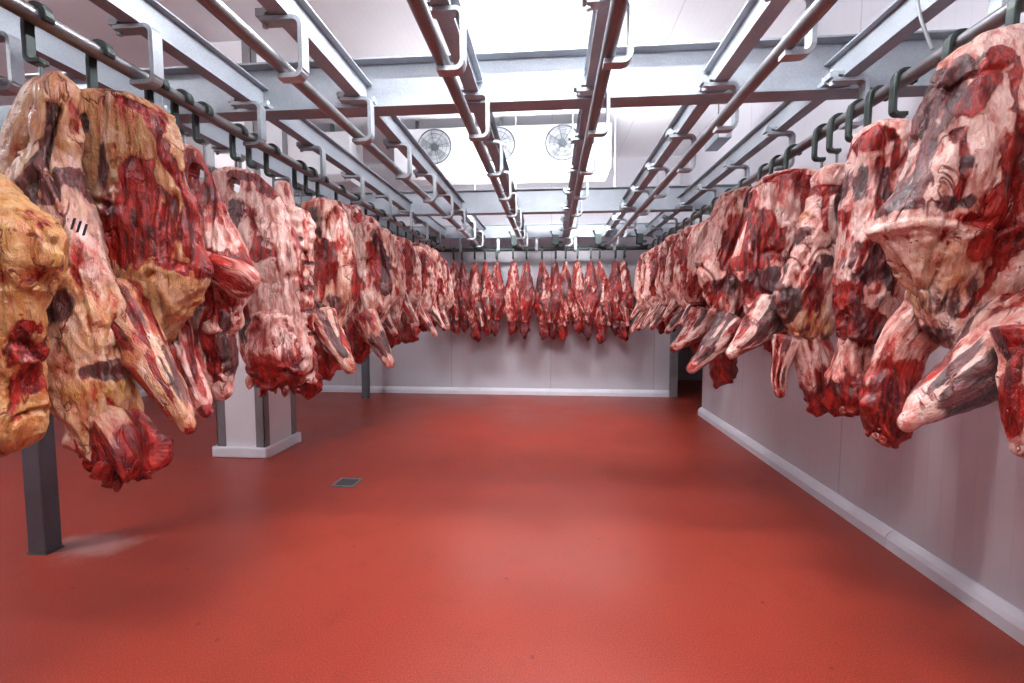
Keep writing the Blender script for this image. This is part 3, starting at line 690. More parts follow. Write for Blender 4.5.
PIECES = [
  ('L1', 'L', 1.22, [(-0.108, -0.448, 0.057, 0.11), (-0.11, -0.532, 0.164, 0.11), (-0.059, -0.662, 0.262, 0.11), (-0.02, -0.72, 0.307, 0.11), (0.011, -0.793, 0.346, 0.11), (0.011, -0.856, 0.354, 0.11), (-0.015, -0.909, 0.333, 0.11), (-0.04, -0.968, 0.315, 0.11), (-0.039, -1.056, 0.308, 0.11), (-0.043, -1.116, 0.294, 0.11), (-0.05, -1.206, 0.262, 0.11), (-0.026, -1.327, 0.229, 0.11), (-0.008, -1.404, 0.186, 0.11), (-0.007, -1.45, 0.122, 0.11)], [], [('E', 0.41, -0.976, 0.049, 0.053, 'B', 1.1), ('E', 0.41, -0.976, 0.043, 0.048, 'D', -0.05), ('E', 0.292, -1.16, 0.081, 0.108, 'R', 0.8), ('E', 0.351, -0.786, 0.164, 0.133, 'G', 0.3), ('S', [(0.456, -0.931), (0.385, -0.918), (0.336, -0.971)], 0.0145, 'D', 0.02), ('S', [(0.27, -1.051), (0.357, -1.091), (0.315, -1.242)], 0.0239, 'R', 0.7)], {'base': (0.1, 0.85, 0.05)}),
  ('L2', 'L', 1.5, [(0.066, -0.181, 0.026, 0.04), (0.058, -0.241, 0.045, 0.05), (0.05, -0.341, 0.053, 0.06), (0.032, -0.441, 0.065, 0.07), (-0.0, -0.509, 0.099, 0.09), (-0.031, -0.611, 0.154, 0.11), (-0.04, -0.715, 0.186, 0.11), (-0.03, -0.82, 0.196, 0.11), (-0.009, -0.926, 0.187, 0.11), (0.032, -1.068, 0.176, 0.11), (0.066, -1.175, 0.139, 0.11), (0.1, -1.283, 0.109, 0.11), (0.129, -1.362, 0.092, 0.11), (0.159, -1.434, 0.088, 0.09), (0.199, -1.506, 0.09, 0.08), (0.212, -1.565, 0.066, 0.06)], [('tendon', [(0.016, 0.02, -0.183, 0.023, 0.021), (-0.043, 0.02, -0.244, 0.038, 0.035), (-0.093, 0.02, -0.345, 0.046, 0.042), (-0.128, 0.02, -0.447, 0.051, 0.046), (-0.161, 0.02, -0.568, 0.063, 0.057)]), ('neck', [(0.125, 0.0, -1.337, 0.093, 0.084), (0.17, 0.0, -1.427, 0.105, 0.094), (0.212, 0.0, -1.499, 0.108, 0.098), (0.224, 0.0, -1.557, 0.085, 0.077), (0.221, 0.0, -1.609, 0.039, 0.035)])], [('E', 0.155, -0.447, 0.023, 0.083, 'B', 1.0), ('E', 0.217, -0.324, 0.015, 0.094, 'R', 0.5), ('S', [(0.086, -0.319), (0.067, -0.476), (0.035, -0.619)], 0.0177, 'B', 1.0), ('S', [(0.086, -0.319), (0.067, -0.476), (0.035, -0.619)], 0.0177, 'D', -0.04), ('E', 0.03, -0.635, 0.037, 0.085, 'B', 0.8), ('S', [(0.107, -0.525), (0.08, -0.636)], 0.0179, 'B', 0.9), ('E', 0.154, -0.606, 0.082, 0.162, 'G', -0.25), ('E', 0.198, -0.751, 0.056, 0.131, 'G', -0.35), ('E', 0.077, -0.97, 0.068, 0.066, 'B', 1.1), ('E', 0.077, -0.97, 0.061, 0.06, 'D', -0.05), ('S', [(0.124, -1.037), (0.213, -1.063), (0.304, -1.046)], 0.0109, 'D', -0.006), ('S', [(0.14, -1.113), (0.226, -1.136), (0.314, -1.116)], 0.011, 'D', -0.006), ('S', [(0.148, -1.204), (0.238, -1.23), (0.315, -1.202)], 0.011, 'D', -0.006), ('E', 0.206, -1.21, 0.027, 0.033, 'B', 0.8), ('S', [(0.268, -0.769), (0.28, -0.964), (0.296, -1.162)], 0.0142, 'R', 0.6), ('E', 0.216, -1.281, 0.092, 0.032, 'G', 0.3)], {'base': (0.13, 0.6, 0.1), 'stamp': [(0.197, -0.716), (0.217, -0.726), (0.238, -0.736)]}),
  ('L3', 'L', 1.72, [(0.039, -0.15, 0.059, 0.1), (0.047, -0.176, 0.129, 0.1), (0.061, -0.215, 0.167, 0.1), (0.074, -0.272, 0.201, 0.1), (0.087, -0.368, 0.225, 0.1), (0.094, -0.484, 0.245, 0.1), (0.106, -0.601, 0.256, 0.1), (0.121, -0.718, 0.265, 0.1), (0.13, -0.817, 0.273, 0.1), (0.132, -0.896, 0.258, 0.1), (0.123, -0.956, 0.222, 0.1), (0.122, -1.036, 0.156, 0.1), (0.144, -1.109, 0.087, 0.1), (0.153, -1.157, 0.041, 0.1)], [('shank', [(0.077, -0.1, -0.928, 0.094, 0.085), (0.196, -0.13, -1.063, 0.076, 0.069), (0.353, -0.17, -1.269, 0.058, 0.053), (0.476, -0.21, -1.415, 0.03, 0.027)])], [('E', 0.005, -0.294, 0.018, 0.037, 'B', 1.3), ('E', 0.005, -0.294, 0.018, 0.037, 'D', -0.04), ('E', 0.201, -0.533, 0.059, 0.097, 'R', 1.0), ('E', 0.12, -0.717, 0.094, 0.128, 'R', 1.0), ('E', 0.252, -0.689, 0.073, 0.142, 'R', 1.0), ('S', [(0.151, -0.213), (0.237, -0.252), (0.272, -0.332), (0.306, -0.441), (0.333, -0.522)], 0.016, 'R', 1.0), ('S', [(0.151, -0.213), (0.237, -0.252), (0.272, -0.332), (0.306, -0.441), (0.333, -0.522)], 0.016, 'D', -0.012), ('S', [(0.279, -0.218), (0.345, -0.299), (0.394, -0.426), (0.424, -0.608), (0.448, -0.773)], 0.0197, 'D', 0.022), ('S', [(0.279, -0.218), (0.345, -0.299), (0.394, -0.426), (0.424, -0.608), (0.448, -0.773)], 0.0237, 'R', -0.3), ('S', [(0.342, -0.515), (0.364, -0.698), (0.382, -0.817)], 0.0198, 'R', 0.9), ('S', [(0.154, -0.837), (0.304, -0.853), (0.437, -0.832)], 0.0204, 'D', 0.01), ('S', [(0.286, -0.816), (0.384, -0.854), (0.456, -0.847)], 0.0202, 'R', 0.8), ('E', 0.076, -0.453, 0.029, 0.126, 'B', 0.6), ('E', 0.235, -0.996, 0.158, 0.091, 'R', -0.5), ('E', 0.172, -0.329, 0.096, 0.075, 'R', -0.2), ('E', 0.257, -0.958, 0.02, 0.083, 'D', -0.015)], {'base': (0.1, 0.72, 0.1)}),
  ('L4', 'L', 1.98, [(0.1, -0.25, 0.043, 0.03), (0.123, -0.303, 0.079, 0.03), (0.147, -0.391, 0.098, 0.032), (0.166, -0.502, 0.113, 0.045), (0.195, -0.635, 0.13, 0.09), (0.22, -0.725, 0.139, 0.09), (0.236, -0.779, 0.149, 0.09), (0.24, -0.86, 0.152, 0.09), (0.239, -0.932, 0.14, 0.09), (0.227, -0.995, 0.121, 0.09), (0.219, -1.064, 0.107, 0.09), (0.202, -1.123, 0.073, 0.09)], [('roll', [(0.128, -0.07, -0.785, 0.052, 0.046), (0.299, -0.1, -0.824, 0.064, 0.057), (0.431, -0.11, -0.868, 0.067, 0.061), (0.481, -0.08, -0.918, 0.05, 0.045)]), ('shank', [(0.25, -0.02, -0.951, 0.095, 0.076), (0.204, -0.02, -1.109, 0.106, 0.085), (0.21, 0.0, -1.262, 0.097, 0.078), (0.245, 0.0, -1.373, 0.054, 0.043)]), ('shank', [(0.124, -0.16, -1.03, 0.077, 0.069), (0.234, -0.2, -1.237, 0.062, 0.056), (0.35, -0.24, -1.411, 0.035, 0.031)])], [('E', 0.197, -0.521, 0.08, 0.258, 'R', 0.7), ('E', 0.315, -0.44, 0.029, 0.169, 'R', 0.5), ('E', 0.259, -0.659, 0.06, 0.095, 'R', -0.4), ('E', 0.344, -0.823, 0.153, 0.07, 'R', 0.9), ('E', 0.41, -0.888, 0.062, 0.052, 'B', 0.5), ('E', 0.311, -1.039, 0.137, 0.043, 'G', 0.3)], {'base': (0.42, 0.15, 0.15), 'holes': [(0.183, -0.405, 0.032, 0.06)]}),
  ('L5', 'L', 2.25, [(0.132, -0.269, 0.053, 0.03), (0.157, -0.309, 0.123, 0.03), (0.185, -0.389, 0.176, 0.032), (0.201, -0.514, 0.225, 0.05), (0.222, -0.639, 0.252, 0.07), (0.262, -0.791, 0.245, 0.07), (0.3, -0.944, 0.207, 0.07), (0.329, -1.046, 0.175, 0.07), (0.333, -1.149, 0.167, 0.07), (0.344, -1.226, 0.165, 0.07), (0.355, -1.304, 0.146, 0.07), (0.359, -1.366, 0.098, 0.06)], [('neck', [(0.346, 0.0, -1.123, 0.166, 0.133), (0.353, 0.0, -1.226, 0.161, 0.129), (0.361, 0.0, -1.314, 0.135, 0.108), (0.369, 0.0, -1.392, 0.065, 0.052)])], [('E', 0.179, -0.511, 0.046, 0.02, 'R', 1.3), ('S', [(0.309, -0.65), (0.295, -0.738)], 0.0208, 'R', 1.2), ('E', 0.327, -0.723, 0.066, 0.03, 'R', 1.3), ('E', 0.258, -0.368, 0.112, 0.051, 'R', 0.5), ('S', [(0.151, -0.317), (0.28, -0.33), (0.369, -0.419)], 0.0208, 'R', 0.9), ('S', [(0.18, -0.477), (0.148, -0.746), (0.203, -0.945)], 0.0365, 'B', 0.6), ('E', 0.25, -1.095, 0.124, 0.07, 'B', 0.5), ('E', 0.319, -0.945, 0.043, 0.25, 'R', -0.2), ('E', 0.199, -1.045, 0.045, 0.201, 'R', 0.7), ('S', [(0.377, -0.481), (0.419, -0.749), (0.435, -1.045)], 0.0257, 'D', 0.02), ('S', [(0.453, -0.531), (0.507, -0.75), (0.515, -0.995)], 0.0154, 'R', 0.7), ('E', 0.08, -0.721, 0.034, 0.199, 'B', 0.6)], {'base': (0.08, 0.08, 0.3), 'holes': [(0.166, -0.373, 0.036, 0.042)], 'ribs': 0.4}),
  ('L6', 'L', 2.52, [(0.277, -0.404, 0.044, 0.075), (0.302, -0.455, 0.071, 0.075), (0.317, -0.544, 0.077, 0.075), (0.319, -0.655, 0.077, 0.075), (0.31, -0.824, 0.08, 0.075), (0.305, -0.994, 0.081, 0.075), (0.305, -1.166, 0.081, 0.075), (0.317, -1.281, 0.078, 0.075), (0.341, -1.374, 0.069, 0.075), (0.348, -1.443, 0.048, 0.05)], [('tendon', [(0.231, 0.03, -0.263, 0.03, 0.027), (0.236, 0.03, -0.313, 0.042, 0.037), (0.245, 0.03, -0.386, 0.048, 0.043), (0.255, 0.03, -0.453, 0.048, 0.043)]), ('neck', [(0.308, 0.0, -1.195, 0.078, 0.062), (0.328, 0.0, -1.31, 0.084, 0.067), (0.343, 0.0, -1.397, 0.072, 0.058), (0.359, 0.0, -1.484, 0.036, 0.029)])], [('E', 0.39, -1.106, 0.028, 0.224, 'R', 0.5), ('S', [(0.29, -0.615), (0.377, -0.605)], 0.0115, 'B', 1.2), ('S', [(0.286, -0.741), (0.396, -0.731)], 0.0116, 'B', 1.2), ('S', [(0.275, -0.884), (0.403, -0.868)], 0.0116, 'B', 1.2), ('S', [(0.282, -1.022), (0.399, -1.0)], 0.0117, 'B', 1.2), ('S', [(0.278, -1.151), (0.395, -1.128)], 0.0117, 'B', 1.0), ('S', [(0.29, -0.615), (0.377, -0.605)], 0.0115, 'D', -0.012), ('S', [(0.286, -0.741), (0.396, -0.731)], 0.0116, 'D', -0.012), ('S', [(0.275, -0.884), (0.403, -0.868)], 0.0116, 'D', -0.012), ('S', [(0.282, -1.022), (0.399, -1.0)], 0.0117, 'D', -0.012), ('S', [(0.275, -0.719), (0.265, -1.162)], 0.0174, 'R', 0.8)], {'base': (0.08, 0.18, 0.12), 'ribs': 1.0}),
  ('L7', 'L', 2.83, [(0.314, -0.292, 0.042, 0.075), (0.316, -0.329, 0.104, 0.075), (0.326, -0.397, 0.144, 0.075), (0.346, -0.522, 0.16, 0.075), (0.368, -0.678, 0.161, 0.075), (0.379, -0.867, 0.158, 0.075), (0.37, -0.962, 0.139, 0.075), (0.358, -1.07, 0.103, 0.075), (0.352, -1.16, 0.06, 0.075)], [('shank', [(0.322, -0.1, -1.006, 0.077, 0.069), (0.439, -0.14, -1.188, 0.069, 0.062), (0.56, -0.18, -1.347, 0.043, 0.039)]), ('neck', [(0.268, 0.05, -1.124, 0.088, 0.07), (0.284, 0.05, -1.254, 0.088, 0.07), (0.3, 0.05, -1.412, 0.048, 0.038)])], [('E', 0.379, -0.698, 0.073, 0.135, 'R', 1.1), ('S', [(0.537, -0.505), (0.55, -0.748), (0.546, -0.932)], 0.0253, 'R', 0.9), ('E', 0.321, -0.472, 0.048, 0.11, 'B', 0.6), ('E', 0.384, -0.963, 0.101, 0.074, 'B', 0.5), ('E', 0.284, -0.41, 0.036, 0.098, 'R', 0.5)], {'base': (0.18, 0.35, 0.12)}),
  ('L8', 'L', 3.15, [(0.468, -0.382, 0.043, 0.07), (0.477, -0.424, 0.097, 0.07), (0.486, -0.506, 0.136, 0.07), (0.498, -0.644, 0.144, 0.07), (0.509, -0.783, 0.144, 0.07), (0.51, -0.923, 0.127, 0.07), (0.489, -1.063, 0.094, 0.07), (0.48, -1.169, 0.058, 0.07)], [('shank', [(0.481, -0.1, -1.007, 0.07, 0.063), (0.574, -0.13, -1.182, 0.063, 0.056), (0.679, -0.16, -1.355, 0.041, 0.037)]), ('neck', [(0.373, 0.05, -1.064, 0.074, 0.059), (0.377, 0.05, -1.244, 0.074, 0.059), (0.381, 0.05, -1.367, 0.037, 0.03)])], [('E', 0.558, -0.665, 0.06, 0.191, 'R', 0.9), ('S', [(0.555, -0.483), (0.615, -0.666), (0.625, -0.87)], 0.028, 'B', 1.0), ('E', 0.427, -0.856, 0.04, 0.138, 'R', 0.6), ('E', 0.419, -0.583, 0.045, 0.205, 'R', -0.4)], {'base': (0.25, 0.25, 0.15)}),
  ('R0', 'R', 1.33, [(-0.049, -0.084, 0.067, 0.1), (-0.028, -0.227, 0.168, 0.1), (-0.003, -0.469, 0.21, 0.1), (0.017, -0.717, 0.224, 0.1), (0.009, -0.972, 0.221, 0.1), (-0.038, -1.102, 0.189, 0.1), (-0.104, -1.161, 0.143, 0.1)], [('shank', [(-0.183, 0.0, -1.05, 0.095, 0.086), (-0.218, 0.0, -1.17, 0.073, 0.065), (-0.244, 0.0, -1.278, 0.054, 0.048), (-0.248, 0.0, -1.374, 0.03, 0.027)])], [('E', -0.325, -1.272, 0.076, 0.1, 'R', 0.9)], {'base': (0.35, 0.1, 0.1)}),
  ('R1', 'R', 1.68, [(0.003, -0.078, 0.067, 0.07), (-0.009, -0.121, 0.163, 0.09), (-0.023, -0.22, 0.226, 0.11), (-0.031, -0.33, 0.257, 0.13), (-0.035, -0.441, 0.278, 0.15), (-0.037, -0.569, 0.307, 0.17), (-0.051, -0.673, 0.341, 0.165), (-0.053, -0.735, 0.348, 0.162), (-0.038, -0.768, 0.336, 0.148), (-0.024, -0.837, 0.327, 0.132), (-0.013, -0.93, 0.308, 0.11), (-0.006, -1.03, 0.278, 0.1), (0.0, -1.104, 0.232, 0.09), (0.002, -1.152, 0.174, 0.07)], [('shank', [(0.024, -0.1, -1.028, 0.114, 0.102), (-0.158, -0.15, -1.135, 0.093, 0.084), (-0.342, -0.2, -1.253, 0.064, 0.058), (-0.469, -0.24, -1.335, 0.028, 0.025)]), ('neck', [(-0.165, 0.12, -0.96, 0.088, 0.07), (-0.241, 0.12, -1.143, 0.075, 0.06), (-0.274, 0.12, -1.311, 0.076, 0.061), (-0.282, 0.12, -1.424, 0.066, 0.053), (-0.257, 0.12, -1.503, 0.031, 0.025)])], [('S', [(-0.234, -0.234), (-0.31, -0.379), (-0.359, -0.527), (-0.399, -0.642)], 0.0365, 'B', 1.0), ('S', [(-0.157, -0.22), (-0.207, -0.312), (-0.253, -0.381)], 0.025, 'R', 1.2), ('S', [(-0.157, -0.22), (-0.207, -0.312), (-0.253, -0.381)], 0.025, 'D', 0.02), ('S', [(-0.123, -0.239), (-0.149, -0.337), (-0.167, -0.407)], 0.0111, 'R', 1.0), ('S', [(-0.189, -0.242), (-0.217, -0.418), (-0.231, -0.567)], 0.014, 'B', -0.9), ('E', -0.128, -0.575, 0.053, 0.121, 'R', 1.2), ('E', -0.13, -0.726, 0.103, 0.105, 'R', 1.2), ('E', -0.299, -0.668, 0.059, 0.029, 'B', 0.8), ('S', [(-0.471, -0.733), (-0.386, -0.722), (-0.284, -0.733), (-0.219, -0.761)], 0.0148, 'D', 0.02), ('S', [(-0.471, -0.733), (-0.386, -0.722), (-0.284, -0.733), (-0.219, -0.761)], 0.0177, 'R', -0.5), ('E', -0.319, -0.887, 0.136, 0.125, 'G', 0.28), ('E', -0.333, -0.887, 0.099, 0.094, 'R', -0.3), ('E', -0.302, -0.918, 0.11, 0.094, 'D', -0.03), ('E', -0.212, -0.966, 0.103, 0.075, 'B', 0.4), ('E', -0.248, -1.098, 0.061, 0.044, 'B', 0.7), ('S', [(-0.129, -0.818), (-0.139, -0.935), (-0.192, -1.016)], 0.0114, 'R', 1.0), ('S', [(-0.272, -0.446), (-0.274, -0.657)], 0.0114, 'R', 0.8), ('E', -0.252, -0.551, 0.042, 0.031, 'B', 0.5)], {'base': (0.08, 0.22, 0.1)}),
  ('R2', 'R', 2.2, [(-0.095, -0.171, 0.037, 0.06), (-0.087, -0.209, 0.076, 0.08), (-0.073, -0.295, 0.103, 0.1), (-0.075, -0.424, 0.108, 0.1), (-0.095, -0.554, 0.111, 0.11), (-0.088, -0.663, 0.126, 0.13), (-0.079, -0.817, 0.149, 0.14), (-0.085, -0.951, 0.146, 0.13), (-0.098, -1.063, 0.119, 0.11), (-0.121, -1.153, 0.079, 0.11)], [('neck', [(-0.143, 0.0, -1.086, 0.076, 0.069), (-0.158, 0.0, -1.222, 0.068, 0.062), (-0.162, 0.0, -1.336, 0.073, 0.066), (-0.162, 0.0, -1.415, 0.065, 0.058), (-0.155, 0.0, -1.484, 0.03, 0.027)]), ('bone', [(-0.049, -0.12, -1.03, 0.024, 0.021), (-0.076, -0.12, -1.123, 0.028, 0.025), (-0.102, -0.12, -1.243, 0.032, 0.029)])], [('E', -0.149, -0.265, 0.038, 0.046, 'R', 1.0), ('S', [(-0.103, -0.246), (-0.08, -0.296), (-0.076, -0.39)], 0.0118, 'R', 1.0), ('S', [(-0.103, -0.246), (-0.08, -0.296)], 0.0078, 'D', -0.02), ('E', -0.171, -0.449, 0.035, 0.067, 'B', 1.0), ('E', -0.107, -0.475, 0.024, 0.075, 'B', 1.0), ('E', -0.058, -0.493, 0.019, 0.058, 'B', 0.6), ('S', [(-0.226, -0.556), (-0.235, -0.622), (-0.247, -0.698)], 0.02, 'R', 1.2), ('E', -0.129, -0.817, 0.093, 0.102, 'B', 1.0), ('E', -0.129, -0.817, 0.085, 0.094, 'D', -0.02), ('S', [(-0.179, -0.699), (-0.196, -0.846), (-0.205, -0.996)], 0.02, 'R', 0.8), ('S', [(-0.147, -0.367), (-0.159, -0.615), (-0.213, -0.825)], 0.0118, 'B', -0.8), ('S', [(-0.147, -0.367), (-0.159, -0.615), (-0.213, -0.825)], 0.0118, 'D', 0.012), ('E', -0.24, -0.953, 0.036, 0.086, 'R', 1.0), ('E', -0.161, -1.082, 0.068, 0.069, 'R', 1.1), ('S', [(-0.191, -0.961), (-0.127, -0.936), (-0.078, -0.953)], 0.0121, 'R', -0.8), ('E', -0.072, -0.679, 0.034, 0.051, 'R', 0.8), ('E', -0.17, -1.06, 0.119, 0.111, 'B', 0.4), ('E', -0.168, -1.103, 0.118, 0.094, 'R', 0.3)], {'base': (0.12, 0.06, 0.12)}),
  ('R3', 'R', 2.5, [(-0.109, -0.261, 0.043, 0.06), (-0.104, -0.33, 0.079, 0.085), (-0.102, -0.414, 0.091, 0.085), (-0.114, -0.539, 0.104, 0.085), (-0.138, -0.664, 0.128, 0.085), (-0.162, -0.79, 0.158, 0.085), (-0.187, -0.943, 0.157, 0.085), (-0.184, -1.072, 0.125, 0.085), (-0.183, -1.16, 0.089, 0.085)], [('neck', [(-0.184, 0.02, -1.099, 0.099, 0.089), (-0.143, 0.02, -1.256, 0.079, 0.071), (-0.113, 0.02, -1.387, 0.07, 0.063), (-0.093, 0.02, -1.493, 0.055, 0.049), (-0.085, 0.02, -1.567, 0.025, 0.022)]), ('shank', [(-0.263, 0.04, -1.126, 0.065, 0.059), (-0.294, 0.04, -1.249, 0.051, 0.046), (-0.31, 0.04, -1.356, 0.041, 0.037), (-0.302, 0.04, -1.441, 0.031, 0.027)])], [('E', -0.16, -0.408, 0.066, 0.025, 'R', 1.2), ('E', -0.16, -0.408, 0.066, 0.025, 'D', -0.02), ('E', -0.111, -0.467, 0.032, 0.087, 'B', 0.7), ('S', [(-0.24, -0.513), (-0.303, -0.599), (-0.356, -0.687)], 0.0141, 'G', 0.5), ('S', [(-0.24, -0.513), (-0.303, -0.599), (-0.356, -0.687)], 0.0188, 'D', 0.02), ('S', [(-0.265, -0.6), (-0.327, -0.697), (-0.368, -0.87)], 0.0236, 'B', 0.8), ('E', -0.225, -0.886, 0.052, 0.109, 'R', 0.8), ('E', -0.317, -0.97, 0.047, 0.1, 'B', 1.1), ('E', -0.317, -0.97, 0.047, 0.09, 'D', -0.02), ('E', -0.164, -0.758, 0.039, 0.04, 'B', 0.7), ('E', -0.214, -0.797, 0.03, 0.03, 'B', 0.6), ('E', -0.127, -0.651, 0.043, 0.118, 'R', -0.2), ('S', [(-0.177, -0.456), (-0.19, -0.601)], 0.014, 'R', 0.8), ('E', -0.322, -1.07, 0.05, 0.04, 'R', -0.6), ('E', -0.235, -1.095, 0.129, 0.13, 'G', 0.6), ('E', -0.214, -1.145, 0.1, 0.1, 'B', 0.35)], {'base': (0.12, 0.1, 0.15), 'ribs': 0.35}),
  ('R4', 'R', 2.8, [(-0.149, -0.195, 0.076, 0.06), (-0.158, -0.239, 0.152, 0.085), (-0.177, -0.339, 0.191, 0.085), (-0.206, -0.507, 0.211, 0.085), (-0.245, -0.66, 0.213, 0.085), (-0.267, -0.735, 0.205, 0.085), (-0.251, -0.85, 0.167, 0.085), (-0.238, -0.965, 0.131, 0.085), (-0.242, -1.081, 0.084, 0.085), (-0.246, -1.14, 0.045, 0.085)], [('shank', [(-0.265, -0.1, -0.966, 0.096, 0.087), (-0.39, -0.14, -1.116, 0.075, 0.067), (-0.53, -0.18, -1.237, 0.037, 0.033)]), ('neck', [(-0.09, 0.1, -0.994, 0.114, 0.103), (-0.131, 0.1, -1.145, 0.092, 0.083), (-0.197, 0.1, -1.236, 0.052, 0.047)])], [('E', -0.332, -0.58, 0.069, 0.134, 'R', 1.1), ('E', -0.414, -0.724, 0.067, 0.045, 'R', 1.1), ('E', -0.233, -0.648, 0.068, 0.089, 'R', 0.7), ('E', -0.131, -0.419, 0.04, 0.077, 'R', 1.1), ('E', -0.199, -0.428, 0.068, 0.122, 'R', -0.3), ('S', [(-0.312, -0.262), (-0.206, -0.254), (-0.089, -0.278)], 0.016, 'R', 1.0), ('S', [(-0.404, -0.381), (-0.436, -0.557), (-0.454, -0.679)], 0.0215, 'R', -0.6), ('S', [(-0.373, -0.326), (-0.41, -0.518), (-0.437, -0.685)], 0.0107, 'R', 1.0), ('E', -0.313, -0.826, 0.111, 0.073, 'B', 0.7), ('S', [(-0.149, -0.358), (-0.195, -0.522), (-0.227, -0.687)], 0.0159, 'R', -0.7), ('E', -0.398, -0.881, 0.046, 0.079, 'R', 0.6)], {'base': (0.3, 0.02, 0.12)}),
  ('R5', 'R', 3.12, [(-0.278, -0.208, 0.059, 0.06), (-0.292, -0.258, 0.124, 0.085), (-0.316, -0.384, 0.164, 0.085), (-0.333, -0.542, 0.181, 0.085), (-0.367, -0.67, 0.188, 0.085), (-0.387, -0.831, 0.151, 0.085), (-0.383, -0.961, 0.113, 0.085), (-0.386, -1.059, 0.07, 0.085)], [('shank', [(-0.361, -0.1, -1.044, 0.085, 0.077), (-0.499, -0.14, -1.213, 0.067, 0.06), (-0.647, -0.18, -1.362, 0.036, 0.033)]), ('neck', [(-0.335, 0.05, -1.06, 0.083, 0.075), (-0.367, 0.05, -1.293, 0.064, 0.058), (-0.374, 0.05, -1.489, 0.039, 0.035)])], [('E', -0.36, -0.603, 0.09, 0.151, 'R', 1.1), ('E', -0.463, -0.835, 0.058, 0.102, 'R', 0.6), ('E', -0.272, -0.32, 0.062, 0.063, 'B', 0.9), ('S', [(-0.359, -0.257), (-0.372, -0.398), (-0.445, -0.615)], 0.0241, 'G', 0.4), ('S', [(-0.201, -0.309), (-0.226, -0.617), (-0.232, -0.805)], 0.0239, 'R', 1.0), ('E', -0.438, -0.841, 0.076, 0.064, 'B', 0.5), ('E', -0.509, -0.52, 0.04, 0.101, 'R', -0.3), ('E', -0.502, -0.772, 0.063, 0.051, 'R', -0.5)], {'base': (0.32, 0.1, 0.14)}),
  ('R6', 'R', 3.5, [(-0.388, -0.341, 0.056, 0.06), (-0.397, -0.398, 0.109, 0.085), (-0.412, -0.52, 0.141, 0.085), (-0.422, -0.664, 0.142, 0.085), (-0.429, -0.81, 0.125, 0.085), (-0.436, -0.956, 0.079, 0.085)], [('shank', [(-0.403, -0.1, -1.007, 0.083, 0.075), (-0.519, -0.13, -1.149, 0.069, 0.062), (-0.656, -0.16, -1.269, 0.035, 0.031)]), ('neck', [(-0.414, 0.05, -0.918, 0.079, 0.071), (-0.422, 0.05, -1.142, 0.065, 0.059), (-0.418, 0.05, -1.307, 0.036, 0.033)])], [('E', -0.463, -0.565, 0.067, 0.156, 'R', -0.6), ('S', [(-0.548, -0.458), (-0.571, -0.671)], 0.0278, 'R', 1.0), ('S', [(-0.356, -0.412), (-0.309, -0.637), (-0.332, -0.779)], 0.0275, 'R', 1.0), ('E', -0.456, -0.821, 0.085, 0.072, 'R', 0.8)], {'base': (0.32, 0.1, 0.14)})]

LBL = {
 'L1': ('beef_forequarter', 'yellow fatty beef quarter cut off by the left edge of the picture'),
 'L2': ('beef_hindquarter', 'long tan beef quarter with black ink strokes and ragged red end'),
 'L3': ('beef_forequarter', 'broad yellow forequarter with big red patch and pale shank, front left'),
 'L4': ('beef_forequarter', 'dark red forequarter with a rolled flap and smooth pink shank, behind the broad yellow one'),
 'L5': ('beef_forequarter', 'pale lilac rib side with dark red ovals and an oval hole near its top'),
 'L6': ('beef_forequarter', 'narrow cream ribbed side with cross cracks, next to the pale lilac side with a hole'),
 'L7': ('beef_forequarter', 'tan rounded forequarter with a red triangular patch, next after the narrow ribbed side'),
 'L8': ('beef_forequarter', 'pink and tan forequarter with dark red fold, eighth in the left row'),
 'R0': ('beef_forequarter', 'beef quarter of which only a red tip shows at the right edge'),
 'R1': ('beef_forequarter', 'largest white and red forequarter at the right edge with a long white shank'),
 'R2': ('beef_hindquarter', 'tall narrow pale hindquarter with purple muscles and ragged neck, behind the largest right one'),
 'R3': ('beef_forequarter', 'pale ribbed side with tan ragged lower end, fourth in the right row'),
 'R4': ('beef_forequarter', 'bright red and white forequarter, fifth in the right row, shank over the aisle'),
 'R5': ('beef_forequarter', 'bright red rounded forequarter with tan shank, sixth in the right row'),
 'R6': ('beef_forequarter', 'pink and white forequarter with pale shank, seventh in the right row'),
}
HL = {'L1': 'yellow quarter cut off by the left edge', 'L2': 'tan quarter with ink strokes', 'L3': 'broad yellow forequarter', 'L4': 'dark red forequarter with rolled flap',
      'L5': 'pale lilac rib side', 'L6': 'narrow cream ribbed side', 'L7': 'tan rounded forequarter', 'L8': 'eighth piece from the camera',
      'R0': 'quarter cut off by the right edge', 'R1': 'largest white and red forequarter', 'R2': 'tall narrow pale hindquarter', 'R3': 'pale ribbed side with tan neck',
      'R4': 'bright red and white forequarter', 'R5': 'red rounded forequarter with tan shank', 'R6': 'seventh piece from the camera'}
HOOKS = []   # (x, y, top z of meat, label)
RX = {'L': XL_, 'R': XR_}
for i, (key, rail, y0, rows, lofts, patches, kw) in enumerate(PIECES):
    nm, lab = LBL[key]
    side = 'left' if rail == 'L' else 'right'
    make_piece(nm, (RX[rail], y0, 2.5), rows, lofts, patches, kw, 100+37*i, lab, 'hanging beef', 'beef quarters on the %s rail' % side)
    top = rows[0]
    HOOKS.append((RX[rail], y0, 2.5+top[1], 'black hook on the %s rail carrying the %s' % (side, HL[key])))

